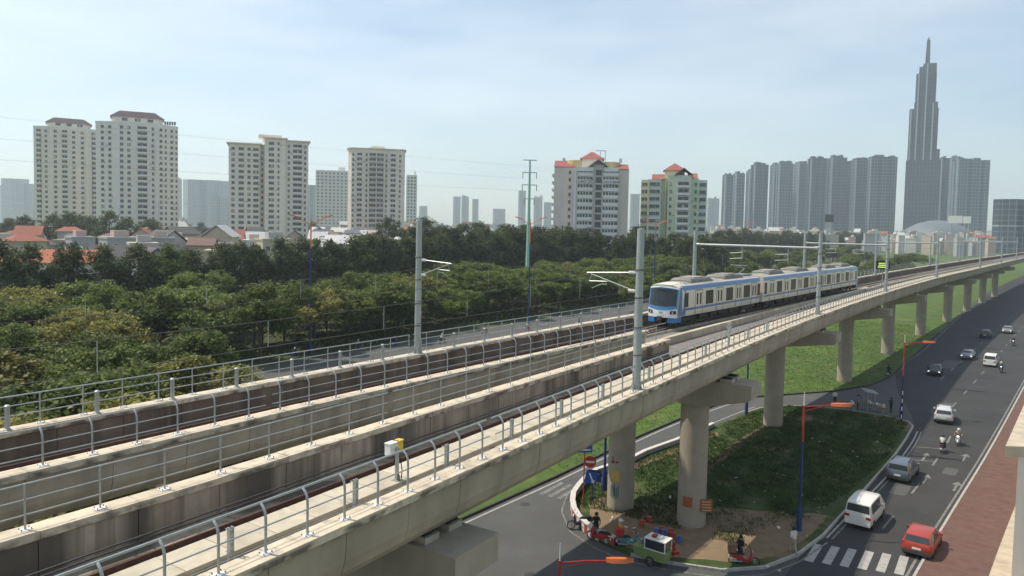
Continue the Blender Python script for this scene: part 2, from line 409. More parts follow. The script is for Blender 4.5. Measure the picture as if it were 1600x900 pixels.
for k in range(5):
    s = 38.0 - k * .12; o = 14.3 - k * .75
    if o > 12.7: dash(sr, 35.4, 38.6, lambda q: o, .32, M['paint2'], 'crossing_stripe', .0085)
cc = sum(isl, Vector()) / len(isl)
arc = []
for q_ in range(60):
    u_ = q_ / 59 * 9; i_ = min(8, int(u_)); A_ = isl[-1 - i_].lerp(isl[-2 - i_], u_ - i_); arc.append(A_ + (A_ - cc).normalized() * .85)
mb = MB(); vs = []
for i, q_ in enumerate(arc):
    d = (arc[min(i+2, 59)] - arc[max(i-2, 0)]).normalized(); v = Vector((-d.y, d.x, 0)) * .055
    vs += [q_ + v + Vector((0, 0, .0135)), q_ - v + Vector((0, 0, .0135))]
mb.add(vs, [(2*i, 2*i+1, 2*i+3, 2*i+2) for i in range(59)]).build('edge_line', M['paint2'], sr)
M['under'] = add_layer(mat('undergrowth ground', (.06, .075, .025), .95, .4, .5, bump=.4), (.09, .065, .035), .3, (1, 1, 1), (.5, .65), .7)
for s, o, ls, lo, m in ((52, -8.3, 4, 1.2, 'asphalt'), (84, -9, 7, 1.6, 'asphalt'), (60, -11.2, 2.2, 1.0, 'asphalt'), (118, -8, 9, 2.2, 'asphalt'), (46.5, -7, 1.6, 1.3, 'asphalt')):
    MB().add([FR(s, o, .0105), FR(s + ls, o - ls * .07, .0105), FR(s + ls, o + lo - ls * .07, .0105), FR(s, o + lo, .0105)], [(0, 1, 2, 3)]).build('repair_patch', M[m], rd)
for s, o in ((49, -9.8), (71, -8.6), (90, -12), (56.5, -6.9)): MB().lathe([(.36, .008), (.36, .018), (.3, .02), (0, .02)], 18, 0, FR(s, o, 0)).build('manhole_cover', M['dark'], rd)
for s, o in ((33, 14.2), (24, 8)): MB().lathe([(.36, .004), (.36, .014), (.3, .016), (0, .016)], 18, 0, FR(s, o, 0)).build('manhole_cover', M['dark'], sr)
# highway beyond the viaduct
strip('highway', lambda s: 71.0, lambda s: 58.0, -120, 700, 10, 0.004, M['asphalt'], label='grey highway running behind the viaduct')
hw = D.objects['highway']
for o in (62.3, 66.6):
    for k in range(40): dash(hw, 10 + k * 9, 13.5 + k * 9, lambda q: o, .16, M['paint2'], z=.0085)
strip('verge', lambda s: 136.0, lambda s: 72.0, -120, 700, 12, 0.006, M['under'], label='dark brown and green ground under the roadside trees')

M['blade'] = None
# grass blades in tufts on the verge and the island: uncountable stuff
def grass(name, label, region, n, m, hmin=.1, hmax=.3, z=0.0):
    rng = np.random.default_rng(5); vs = []; fs = []; c = 0
    while c < n:
        s, o = region(rng)
        if s is None: continue
        p = FR(s, o, z); h = rng.uniform(hmin, hmax)
        for _ in range(4):
            a = rng.uniform(0, 6.28); w = rng.uniform(.015, .04); lx, ly = rng.normal(0, h * .5, 2); dx, dy = math.cos(a) * w, math.sin(a) * w
            px, py = p.x + rng.normal(0, .1), p.y + rng.normal(0, .1); b = len(vs)
            vs += [(px - dx, py - dy, p.z - .02), (px + dx, py + dy, p.z - .02), (px + lx, py + ly, p.z + h)]; fs.append((b, b + 1, b + 2))
        c += 1
    me = D.meshes.new(name); me.from_pydata(vs, [], fs); me.materials.append(m)
    return tag(place(name, me), label, 'grass', kind='stuff')
M['blade'] = leafmat('grass blades', (.15, .24, .045), (.07, .12, .025), .35, 0)
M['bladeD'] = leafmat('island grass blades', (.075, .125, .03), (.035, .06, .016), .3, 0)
def reg_verge(r):
    s = r.uniform(40, 175); o = r.uniform(-1, 26)
    lim = float(np.interp(s, [40, 54, 63, 71, 76.4, 80, 82.5, 88.6, 96, 104, 140, 175], [15.5, 15.1, 14.4, 13.5, 12.4, 10.4, 8.5, 4.2, .8, -.6, -2, -3]))
    return (s, o) if o > lim + .15 else (None, None)
def reg_isl(r):
    s = r.uniform(35, 78); o = r.uniform(-6, 12.5)
    hi = float(np.interp(s, [38, 48.3, 54, 61, 70, 74, 76.5, 78], [12, 11.3, 10.4, 9.8, 8.7, 7.8, 6, 3])); lo = float(np.interp(s, [38, 51, 62, 76, 78], [-2.5, -4.8, -5.9, -6, -5]))
    bare = .5 * math.sin(s * .31 + o * .9 + 2 * math.sin(o * .37)) + .5 * math.sin(o * 1.3 - s * .57 + math.sin(s * .8)) + r.normal(0, .25)
    if s < 46 and o < 4.5: bare += .55 + (.35 if s < 42 else 0)
    return (s, o) if lo < o < hi and bare < .75 else (None, None)
grass('grass', 'bright green grass on the verge behind the piers', reg_verge, 16000, M['blade'], .08, .22, 0)
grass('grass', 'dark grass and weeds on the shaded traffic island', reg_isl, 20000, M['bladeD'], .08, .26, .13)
# rubbish and rubble strewn over the island
rng = random.Random(3); mb = MB()
for k in range(95):
    s, o = rng.uniform(32, 74), rng.uniform(-4.5, 9)
    if o > 12 - (s - 40) * .1: continue
    c = FR(s, o, .16); a = rng.uniform(0, 6.3); w = rng.uniform(.04, .13)
    mb.obox(c, (math.cos(a) * w, math.sin(a) * w, rng.uniform(-.03, .05)), (-math.sin(a) * w * .6, math.cos(a) * w * .6, .02), (0, .01, rng.uniform(.01, .04)), rng.choice((0, 1, 1, 2)))
tag(mb.build('litter', [M['white'], M['conc'], M['wood']]), 'scraps of litter and rubble strewn over the shaded island', 'litter', kind='stuff')

# ================================================================== VIADUCT
def heading(f, s):
    d = (f(s + .5) - f(s - .5)); v = TV + NV * d
    return math.atan2(v.y, v.x)
def LOC(f, s, do=0.0, z=0.0):
    p = FR(s, f(s), z); a = heading(f, s)
    return Matrix.Translation(p) @ Matrix.Rotation(a, 4, 'Z') @ Matrix.Translation((0, do, 0))
LED = 12.5
P_WALL = [(.02, 12.27), (.0, 11.7), (-.04, 11.35), (-.16, 11.0), (-.42, 10.72), (-.8, 10.58), (-2.3, 10.52), (-2.3, 11.38), (-.22, 11.38), (-.22, 12.27)]
P_LEDGE = [(.3, 12.5), (.3, 12.3), (.26, 12.27), (-.3, 12.27), (-.34, 12.3), (-.34, 12.5)]
def sweep(prof, f, side, s0, s1, n=1):
    mb = MB(); rings = []
    for i in range(n + 1):
        s = s0 + (s1 - s0) * i / n
        rings.append([FR(s, f(s) - side * u, z) for u, z in prof])
    return mb.loft(rings)
def wall(root, f, side, s0, s1, step, mw, ml, far=None):
    s = s0
    while s < s1 - .01:
        st = step if (far is None or s < far) else 9.0
        e = min(s + st, s1); g = .012
        j = random.uniform(-.006, .006)
        sweep([(u + j, z) for u, z in P_WALL], f, side, s + g, e - g, 1 if st < 5 else 2).build('wall_segment', mw, root, mat4=inv(root))
        k = random.uniform(-.008, .008)
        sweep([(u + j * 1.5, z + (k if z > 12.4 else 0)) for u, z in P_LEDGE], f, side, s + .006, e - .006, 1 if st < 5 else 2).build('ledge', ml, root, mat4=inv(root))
        s = e
nv = thing('viaduct', 'near concrete railway viaduct with curved girder web above the street', 'viaduct', FR(36, 2))
fv = thing('viaduct', 'far concrete trough viaduct behind the stained wall, carrying the train', 'viaduct', FR(36, 11))
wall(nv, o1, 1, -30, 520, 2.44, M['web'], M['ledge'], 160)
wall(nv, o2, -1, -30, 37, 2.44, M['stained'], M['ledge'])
wall(fv, o3, 1, -30, 40, 2.6, M['conc'], M['ledge'])
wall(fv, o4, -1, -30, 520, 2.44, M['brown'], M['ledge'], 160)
def deck(root, fa, fb, s0, s1, m, z0=10.5, z1=11.36, step=9):
    s = s0
    while s < s1:
        e = min(s + step, s1)
        rings = [[FR(q, fa(q), z0), FR(q, fb(q), z0), FR(q, fb(q), z1), FR(q, fa(q), z1)] for q in (s + .01, (s + e) / 2, e - .01)]
        MB().loft(rings).build('deck', m, root, mat4=inv(root)); s = e
deck(nv, lambda s: o1(s) + 2.2, lambda s: o2(s) - 2.2, -30, 37, M['bed'])
deck(fv, lambda s: o3(s) + 2.2, lambda s: o4(s) - 2.2, -30, 40, M['bed'])
deck(fv, lambda s: o1(s) + 2.2, lambda s: o4(s) - 2.2, 40.03, 520, M['bed'], z0=10.49, z1=11.37)
deck(nv, lambda s: o1(s) + 2.2, lambda s: o3(s) + .3, 37.03, 40, M['bed'], z0=10.51, z1=11.365)
# walkway slabs beside the near railing
s = -12.0
while s < 150:
    st = 1.22 if s < 110 else 5
    rings = [[FR(q, o1(q) + .8, 12.33), FR(q, o1(q) + 1.95, 12.33), FR(q, o1(q) + 1.95, 12.43 + random.uniform(-.006, .006)), FR(q, o1(q) + .8, 12.43)] for q in (s + .01, s + st - .01)]
    MB().loft(rings).build('walkway_slab', M['slab'], nv, mat4=inv(nv)); s += st
sweep([(-.3, 11.3), (-1.85, 11.3), (-1.85, 12.325), (-.9, 12.325), (-.9, 12.2), (-.3, 12.2)], o1, 1, -30, 300, 60).build('cable_trough', M['conc'], nv, mat4=inv(nv))
s = 41.0
while s < 300:                                                                # low kerb between the two tracks
    f = lambda q: (t1(q) + t2(q)) / 2
    sweep([(.2, 11.3), (-.2, 11.3), (-.2, 11.93), (.2, 11.93)], f, 1, s + .01, s + 4.99, 1).build('track_kerb', M['conc'], fv, mat4=inv(fv)); s += 5
for root, f, e in ((nv, t1, 300), (fv, t2, 300)):
    for sg in (-1, 1):
        sweep([(.035, 11.6), (.07, 11.585), (.07, 11.57), (-.07, 11.57), (-.07, 11.585), (-.035, 11.6), (-.035, 11.75), (.035, 11.75)], lambda q: f(q) + sg * .75, 1, -30, e, 130).build('rail', M['rail'], root, mat4=inv(root))
        s = -20
        while s < 130:
            sweep([(.26, 11.35), (-.26, 11.35), (-.24, 11.565), (.24, 11.565)], lambda q: f(q) + sg * .75, 1, s + .1, s + 4.4, 1).build('rail_plinth', M['conc'], root, mat4=inv(root)); s += 4.5
mb = MB(); s = -14.0
while s < 60:
    for sg in (-1, 1):
        for b in (-.13, .13):
            p = FR(s, t1(s) + sg * .75 + b, 11.6); mb.obox(p, TV * .045, NV * .03, Vector((0, 0, .02)))
    s += .75
c_ = mb.build('rail_clips', M['clip'], nv, mat4=inv(nv)); c_['kind'] = 'stuff'
# dark power rail and cable runs along the near track
for k, (o, z, r_) in enumerate(((2.03, 11.62, .05), (4.45, 11.9, .03), (4.5, 11.75, .03))):
    MB().tube([FR(s, o1(s) + o, z) for s in range(-30, 37 if o > 4 else 200, 6)], r_, 5).build('cable_run', M['dark'], nv, mat4=inv(nv))

# ------------------------------------------------------------------ piers (each with its cap and bearings)
def pier(s, o, oc0, oc1, label, h=9.25, r=.95, pad=True):
    c = FR(s, o); root = thing('bridge_pier', label, 'pier', c, heading(o1, s), 'piers under the viaduct')
    n = 24; rings = []
    for z, k in ((-.3, 1.0), (.05, 1.0), (3, .99), (h - 1.2, .985), (h - .2, 1.0), (h, 1.03)):
        rings.append([(r * k * 1.0 * math.cos(2*math.pi*j/n) * (1.05), r * k * math.sin(2*math.pi*j/n), z) for j in range(n)])
    MB().loft(rings).build('column', M['pier'], root, True)
    a, b = oc0 - o - 1.0, oc1 - o                                # cap reaches across the line (local y)
    rings = []
    for x, in ((-1.15,), (1.15,)):
        rings.append([(x, a, h + 1.0), (x, a, h + .1), (x, a + .25, h - .05), (x, -1.0, h - .75), (x, 1.0, h - .75), (x, b - .25, h - .05), (x, b, h + .1), (x, b, h + 1.0)])
    MB().loft(rings).build('cap', M['pier'], root)
    if pad:
        for y in (a + 1.7, a + 3.4, b - 2.6, b - .7):
            for x in (-.6, .6):
                bp = MB().box(x - .35, x + .35, y - .4, y + .4, h + 1.003, h + 1.2).box(x - .25, x + .25, y - .28, y + .28, h + 1.2, h + 1.29, 1)
                bp.build('bearing', [M['conc'], M['black']], root)
    return root
pier(36.7, 3.1, o1(37) - .3, o2(37) + .2, 'round pier on bare earth with two red notice boards on it')
pier(36.5, 8.3, 7.0, 13.4, 'round pier with graffiti and a yellow poster, beside the blue signs')
for s, nm in ((66.8, 'round pier just behind the orange lamp arm, third from the street corner'), (97.2, 'round pier on bright grass past the slip road mouth'), (127, 'round pier fifth along the viaduct from the street corner'),
              (158, 'round pier sixth along the viaduct from the street corner'), (190, 'round pier seventh along the viaduct from the street corner'), (222, 'round pier eighth along the viaduct from the street corner'),
              (254, 'round pier ninth along the viaduct from the street corner'), (286, 'round pier tenth along the viaduct from the street corner')):
    pier(s, o1(s) + 5.2 if s < 90 else o1(s) + 4.6, o1(s) + .2, o4(s) - .6, nm)
pier(6.5, 2.6, .1, 5.1, 'round pier with broad cap nearest below the viaduct at bottom')
pier(6.5, 12.6, 10.2, 14.9, 'round pier under the far trough, hidden mostly by the near girder')
pier(-23, 2.4, 0, 5.0, 'round pier under the near girder out at the left'); pier(-23, 12.8, 10.4, 15.2, 'round pier under the far trough out at the left')
# notice boards and graffiti on the two front piers
pA = [o for o in D.objects if o.name.startswith('bridge_pier')][0]; pB = [o for o in D.objects if o.name.startswith('bridge_pier')][1]
def curved_patch(a0, a1, z0, z1, r, m, name, root, n=6, t=.03):
    mb = MB(); rings = []
    for i in range(n + 1):
        a = a0 + (a1 - a0) * i / n; ca, sa = math.cos(a) * 1.05, math.sin(a)
        rings.append([(r*ca, r*sa, z0), ((r+t)*ca, (r+t)*sa, z0), ((r+t)*ca, (r+t)*sa, z1), (r*ca, r*sa, z1)])
    return mb.loft(rings).build(name, m, root)
M['poster'] = mat('orange board', (.33, .11, .04), .6, .2, 3); M['posterY'] = mat('yellow poster', (.52, .36, .10), .7, .2, 4)
M['spray'] = mat('teal spray paint', (.05, .17, .17), .8, .4, 6); M['sprayR'] = mat('red spray paint', (.30, .06, .05), .8, .4, 6)
view = lambda root: math.atan2(-root.location.y, -root.location.x) - root.rotation_euler.z
PR = .95
va = view(pA); vb = view(pB)
curved_patch(va - .62, va + .05, 1.55, 2.25, PR, M['poster'], 'notice_board', pA)
mb = MB()
for k in range(4): mb.box(-.3, .3, -.02, .02, .1 + k * .19, .15 + k * .19)
bd = MB().box(-.4, .4, -.04, .04, 0, .85).build('notice_board', M['poster'], pA, mat4=Matrix.Rotation(va + .95, 4, 'Z') @ Matrix.Translation((1.16, 0, 1.25)) @ Matrix.Rotation(R(52), 4, 'Z'))
mb.build('print_line', mat('faded print', (.62, .42, .25), .7), bd, mat4=Matrix.Translation((0, -.035, 0)))
curved_patch(vb - .75, vb - .1, 2.2, 3.0, PR, M['posterY'], 'poster', pB)
for a0, a1, z0, z1, m in ((-.8, -.72, 1.1, 1.9, 'spray'), (-.62, -.55, 1.0, 1.85, 'spray'), (-.5, -.42, 1.2, 2.0, 'spray'), (-.36, -.28, 1.0, 1.8, 'spray'), (-.2, -.14, 1.1, 1.95, 'spray'), (-.8, -.5, 3.5, 3.65, 'sprayR'), (-.7, -.62, 3.6, 4.0, 'sprayR'), (-.4, -.2, 3.55, 3.7, 'sprayR')):
    curved_patch(vb + a0, vb + a1, z0, z1, PR, M[m], 'graffiti_stroke', pB, 3, .012)

# ------------------------------------------------------------------ railings: posts with base plates, rails
bpl = MB().box(-.15, .15, -.11, .11, 0, .018)
for x in (-.11, .11):
    for y in (-.075, .075): bpl.lathe([(.016, .018), (.016, .055), (.0, .056)], 6, 1, (x, y, 0))
ME_BASE = bpl.mesh('base_plate', [M['white'], M['bolt']])
def hoop_path(h=1.12, lean=.2): return [(0, 0, .015), (0, 0, h * .72), (0, lean * .1, h * .84), (0, lean * .4, h * .94), (0, lean * .8, h - .01), (0, lean, h)]
ME_HOOP = MB().tube(hoop_path(), .032, 7).mesh('post', M['galv'], True)
ME_STRAIGHT = MB().tube([(0, 0, .015), (0, 0, 1.1)], .027, 7).lathe([(.038, 1.09), (.045, 1.11), (.03, 1.14), (0, 1.145)], 7).mesh('post', M['galv'], True)
ME_THICK = MB().lathe([(.13, 0), (.13, .03), (.085, .05), (.085, .8), (.1, .82), (.1, .86), (.05, .9), (0, .905)], 9).mesh('guard_post', M['mast'], True)
def railing(name, label, f, s0, s1, step, me, rails, far=None, gaps=()):
    root = thing(name, label, 'railing', FR(s0, f(s0), LED))
    s = s0; stuff = MB()
    while s <= s1:
        if far is None or s < far:
            p = place('post', me, root, inv(root) @ LOC(f, s, 0, LED)); place('base_plate', ME_BASE, p)
        else:
            c = FR(s, f(s), LED); stuff.tube([c, c + Vector((0, 0, 1.1))], .03, 4)
        s += step
    if stuff.v:
        o = stuff.build('posts_far', M['galv'], root, mat4=inv(root)); o['kind'] = 'stuff'
    cuts = [s0 - .3] + [g for g in gaps] + [s1 + .3]
    for a, b in zip(cuts, cuts[1:]):
        for do, z, r_ in rails:
            n = max(2, int((b - a) / 3)); 
            MB().tube([FR(a + .15 + (b - a - .3) * i / n, f(a + (b - a) * i / n) + do, LED + z) for i in range(n + 1)], r_, 6).build('rail', M['galv'], root, True, mat4=inv(root))
    return root
railing('railing', 'steel railing with hooped posts along the near edge of viaduct', o1, -14.2, 330, 1.22, ME_HOOP, [(.2, 1.13, .03), (.035, .62, .02), (.035, .2, .013)], 120, (8.4, 33, 60, 100, 150))
railing('railing', 'straight steel railing on top of the dark stained wall', o2, -12.1, 36.6, 1.75, ME_STRAIGHT, [(0, 1.12, .022), (0, .74, .016), (0, .37, .016)], None, (9.3,))
railing('railing', 'steel railing with hooped posts on the pale wall behind', o3, -12.5, 39.5, 1.45, ME_HOOP, [(.2, 1.13, .022), (.03, .7, .016), (.03, .33, .016)], None, (7.3, 24))
r4 = railing('railing', 'far steel railing along the outer ledge beyond the train', lambda s: o4(s) + .12, -12.2, 330, 1.5, ME_STRAIGHT, [(0, 1.12, .026), (0, .78, .02), (0, .42, .02)], 130, (21, 60, 110))
s = -9.0
while s < 150:
    place('guard_post', ME_THICK, r4, inv(r4) @ LOC(lambda q: o4(q) - .12, s, 0, LED)); s += 3.05

# ------------------------------------------------------------------ masts, gantries, wires
def mast_mesh(h):
    mb = MB().lathe([(.30, 0), (.30, .04), (.20, .05), (.2, .4), (.185, h * .5), (.17, h), (.0, h + .02)], 12)
    for k in range(8):
        a = k * math.pi / 4; mb.box(.25 * math.cos(a) - .025, .25 * math.cos(a) + .025, .25 * math.sin(a) - .025, .25 * math.sin(a) + .025, .04, .1)
    for a in range(4): mb.add([(.19*math.cos(a*1.5708), .19*math.sin(a*1.5708), .45), (.3*math.cos(a*1.5708), .3*math.sin(a*1.5708), .04), (.19*math.cos(a*1.5708), .19*math.sin(a*1.5708), .04)], [(0, 1, 2)])
    return mb.mesh('mast', M['mast'], True)
ME_MAST = mast_mesh(7.55)
bd_ = MB()
for z in (1.6, 2.9, 4.3, 5.6): bd_.lathe([(.2, z), (.215, z + .01), (.215, z + .07), (.2, z + .08)], 12)
ME_BAND = bd_.mesh('band', M['bolt'], True)
def cantilever(root, L, sg, z=4.9):
    y = lambda d: sg * d
    MB().tube([(0, y(.15), z + .75), (0, y(L), z + .62)], .028, 6).build('tie_tube', M['galv'], root, True)
    MB().tube([(0, y(.15), z - .15), (0, y(L * .93), z + .58)], .032, 6).build('bracket_tube', M['galv'], root, True)
    MB().tube([(0, y(L * .55), z + .25), (0, y(L * .95), z + .22)], .022, 6).tube([(0, y(L * .95), z + .22), (0, y(L * .9), z + .6)], .014, 5).build('steady_tube', M['galv'], root, True)
    MB().tube([(0, y(L * .6), z + .12), (0, y(L * .72), z + .1), (0, y(L * .9), z - .12)], .014, 5).build('registration_arm', M['galv'], root, True)
    for zz in (z + .74, z - .12):
        mb = MB(); mb.tube([(0, y(.2), zz), (0, y(.55), zz + (.03 if zz < z else -.02))], .05, 8)
        for k in range(4): mb.tube([(0, y(.25 + k * .08), zz), (0, y(.28 + k * .08), zz)], .085, 10)
        mb.build('insulator', M['white'], root, True)
a1 = thing('catenary_mast', 'tall round steel mast on near ledge with overhead arms to left', 'mast', FR(20.6, o1(20.6) + .12, LED), heading(o1, 20))
place('mast', ME_MAST, a1); place('band', ME_BAND, a1); cantilever(a1, 2.75, 1, 4.75)
a2 = thing('catenary_mast', 'tall round steel mast on far ledge with overhead arms to right', 'mast', FR(21.4, o4(21.4), LED), heading(o4, 20))
place('mast', ME_MAST, a2, Matrix.Scale(1.03, 4, (0, 0, 1))); place('band', ME_BAND, a2); cantilever(a2, 2.5, -1, 4.75)
MB().lathe([(.05, 7.7), (.06, 7.75), (.06, 7.95), (.03, 8.0), (0, 8.05)], 8).build('finial', M['galv'], a2, True)
gl = ['steel overhead gantry spanning the front car of the train', 'second steel overhead gantry, its near mast in front of the rear car', 'steel overhead gantry just behind the rear of the train',
      'fourth steel overhead gantry along the viaduct', 'fifth steel overhead gantry along the viaduct', 'sixth steel overhead gantry far along the viaduct', 'farthest steel overhead gantry on the viaduct']
for i, s in enumerate((61.3, 97.6, 143, 203, 252, 300)):
    a = FR(s, o1(s) + .1, LED); b = FR(s, o4(s) - .1, LED); L = (b - a).length
    g = thing('overhead_gantry', gl[i], 'gantry', a, heading(o1, s), 'gantries over both tracks')
    g.rotation_euler = (0, 0, math.atan2((b - a).y, (b - a).x) - math.pi / 2)
    place('mast', ME_MAST, g); place('mast', ME_MAST, g, Matrix.Translation((0, L, 0))); place('band', ME_BAND, g)
    mb = MB().tube([(0, .2, 6.15), (0, L - .2, 6.15)], .12, 10); mb.tube([(0, .15, 6.15), (0, .5, 6.15)], .17, 10).tube([(0, L - .5, 6.15), (0, L - .15, 6.15)], .17, 10); mb.build('beam', M['galv'], g, True)
    for y in (2.85, L * .5 + 1.2):
        d = MB().tube([(0, y, 6.1), (0, y, 4.8)], .05, 7).build('drop_tube', M['galv'], g, True)
        MB().tube([(0, y, 4.95), (0, y + 1.2, 4.85)], .025, 6).tube([(0, y, 5.5), (0, y + 1.2, 5.4)], .025, 6).build('arm', M['galv'], d, True)
for nm, f, zc in (('overhead contact wire with droppers above the near track', t1, 16.6), ('overhead contact wire with droppers above the far track', t2, 16.6)):
    wroot = thing('overhead_wire', nm, 'overhead wire', FR(0, f(0), zc))
    sup = [-60, -20, 20.8, 61.3, 97.6, 143, 203, 252, 300]
    mb = MB(); mc = MB(); top = []
    for a, b in zip(sup, sup[1:]):
        n = 10
        for i in range(n + (b == sup[-1])):
            u = i / n; q = a + (b - a) * u; top.append((q, zc + 1.15 - 2.2 * u * (1 - u) * .8))
    mb.tube([FR(q, f(q), z) for q, z in top], .013, 4).build('messenger_wire', M['wire'], wroot, mat4=inv(wroot))
    mc.tube([FR(q, f(q), zc) for q, z in top], .012, 4).build('contact_wire', M['wire'], wroot, mat4=inv(wroot))
    tq = [q for q, z in top]; tz = [z for q, z in top]; q = -26.0
    while q < 140:
        z = float(np.interp(q, tq, tz)); MB().tube([FR(q, f(q), zc), FR(q, f(q), z)], .012, 4).build('dropper', M['galv'], wroot, mat4=inv(wroot)); q += 4.6
# stay wires of the first gantry
st = thing('stay_wire', 'pair of slanting stay wires beside the first gantry mast', 'stay wire', FR(61.3, o4(61.3), LED))
for k in (0, .35): MB().tube([FR(61.3, o4(61.3) - .1, LED + 5.6), FR(55 - k, o4(55) + .1, LED + .1)], .016, 4).build('wire', M['wire'], st, mat4=inv(st))

# ------------------------------------------------------------------ trackside furniture on the near walkway
def cable_stand_mesh():
    mb = MB().box(-.06, -.03, -.05, .05, 0, .95).box(.03, .06, -.05, .05, 0, .95)
    for k in range(6): mb.box(-.06, .06, -.015, .015, .1 + k * .15, .13 + k * .15)
    for k in range(3): mb.tube([(.03, .03, .3 + k * .26), (.03, .22, .33 + k * .26)], .014, 5, 0)
    return mb.mesh('cable_stand', M['galv'])
ME_CS = cable_stand_mesh()
ME_CF = MB().box(-.11, .11, -.09, .09, 0, .02).mesh('foot_plate', M['galv'])
for i, s in enumerate((-1.3, 2.6, 6.6, 10.4, 14.1, 17.9, 23.2, 27.6, 32, 36.6, 41, 46)):
    c = thing('cable_stand', '%s slim cable rack post from bottom left along near walkway' % ordn(i), 'cable rack', FR(s, o1(s) + .56, 12.2), heading(o1, s), 'cable racks on the near walkway')
    place('rack', ME_CS, c); place('foot_plate', ME_CF, c)
jb = thing('junction_box', 'white signal box and yellow box on a post with black cables', 'signal box', FR(4.75, o1(4.75) + 1.0, 12.43), heading(o1, 4)); jb.scale = (.78, .78, .78)
MB().box(-.06, .06, -.05, .05, 0, 1.25).box(-.16, .16, -.13, .13, 0, .025).build('post', M['galv'], jb)
w = MB().box(-.32, .08, .06, .34, .98, 1.42).build('white_box', M['white'], jb); MB().box(-.34, .1, .04, .36, 1.42, 1.45).build('lid', M['white'], w)
w = MB().box(.22, .44, .08, .3, .98, 1.42).build('yellow_box', M['yellow'], jb); MB().box(.2, .46, .06, .32, 1.42, 1.46).build('lid', M['yellow'], w)
MB().box(.1, .36, .02, .06, 1.0, 1.06).build('bracket', M['galv'], jb)
MB().tube([(.0, .2, .98), (.05, .15, .6), (.1, .05, .35), (.05, -.1, .1), (-.1, -.2, .03)], .022, 6).tube([(.3, .2, .98), (.34, .1, .6), (.3, .0, .3), (.12, -.12, .05)], .022, 6).build('cable', M['black'], jb, True)
sg_ = thing('trackside_signal', 'small two-headed signal post between the tracks before the train', 'signal', FR(38.8, o1(38.8) + 1.2, 12.43), heading(o1, 38))
MB().box(-.05, .05, -.05, .05, 0, 1.1).build('post', M['galv'], sg_); MB().box(-.2, -.02, -.12, .12, .85, 1.4).box(.04, .2, -.1, .1, .8, 1.32).build('signal_head', M['galv'], sg_)
MB().tube([(.0, .12, .9), (.05, .25, .5), (-.05, .2, .05)], .02, 5).build('cable', M['black'], sg_)
lb = thing('display_board', 'black board with lit yellow-green lines beside the far tracks', 'display board', FR(120, t1(120) + 1.6, 11.4), heading(o1, 120))
lb.rotation_euler[2] = math.atan2(-lb.location.y, -lb.location.x) + math.pi / 2
MB().box(-.08, .08, .2, .3, 0, 4.0).build('post', M['galv'], lb); MB().box(-1.0, 1.0, 0, .18, 3.1, 4.45).build('panel', M['black'], lb)
led = emis('board letters', (.45, .62, .12), 1.3)
for r_, row in enumerate(((-.6, -.35, -.2, .75), (-.62, -.2, .0, .7), (-.7, -.3, .1, .62))):
    mb = MB(); q = row[0]
    while q < row[3]: mb.box(q, q + .1, -.006, .0, 3.45 + .3 * (2 - r_) - .1, 3.45 + .3 * (2 - r_) + .08); q += .15
    mb.build('lit_line', led, lb)
mb = MB().box(-1.2, 1.2, -.35, .35, 0, .12)
pl = thing('platform_slab', 'pale flat slab lying between tracks behind the train', 'slab', FR(112, t1(112) + 2.3, 11.37), heading(o1, 112)); MB().box(-3, 3, -.7, .7, .35, .5).build('top', M['ledge'], pl); MB().box(-2.8, 2.8, -.5, .5, 0, .345).build('plinth', M['conc'], pl)

# ================================================================== METRO TRAIN
M['body'] = mat('train cream', (.68, .625, .52), .42, .1, 1.2, coat=.2); add_layer(M['body'], (.36, .31, .25), 1.4, (1.2, 1.2, .5), (.6, .85), .4)
M['tblue'] = paintm('train blue', (.035, .165, .37)); M['troof'] = mat('train roof', (.36, .345, .31), .7, .25, 1.4); M['troofd'] = mat('roof unit', (.25, .235, .20), .8, .3, 2)
M['twin'] = mat('train window', (.012, .014, .015), .3, .3, 1, spec=.3); M['twhite'] = paintm('train white', (.72, .74, .74)); M['tunder'] = mat('underframe', (.07, .065, .06), .8, .4, 3)
M['wshield'] = mat('windscreen', (.018, .028, .028), .15, .5, 1.2, spec=.5)
HP = [(1.40, .85), (1.46, 1.25), (1.465, 2.2), (1.455, 3.05), (1.40, 3.38), (1.22, 3.58), (.7, 3.70), (0, 3.74)]
RING = HP + [(-y, z) for y, z in reversed(HP[:-1])]
LC = 20.0
def xf(y, z, L=LC): return L / 2 - .42 * (y / 1.46) ** 2 * (1 if abs(y) < 1.46 else 1) - max(0, z - 1.55) * .2 - max(0, 1.1 - z) * .1
def patch(y0, y1, zl, zh, m, name, root, off, ny=14, nz=6):
    mb = MB(); vs = []
    for i in range(ny + 1):
        y = y0 + (y1 - y0) * i / ny
        for j in range(nz + 1):
            z = zl(y) + (zh(y) - zl(y)) * j / nz
            vs.append((xf(y, z) + off, y, z))
    fs = [(i*(nz+1)+j, (i+1)*(nz+1)+j, (i+1)*(nz+1)+j+1, i*(nz+1)+j+1) for i in range(ny) for j in range(nz)]
    return mb.add(vs, fs).build(name, m, root, True)
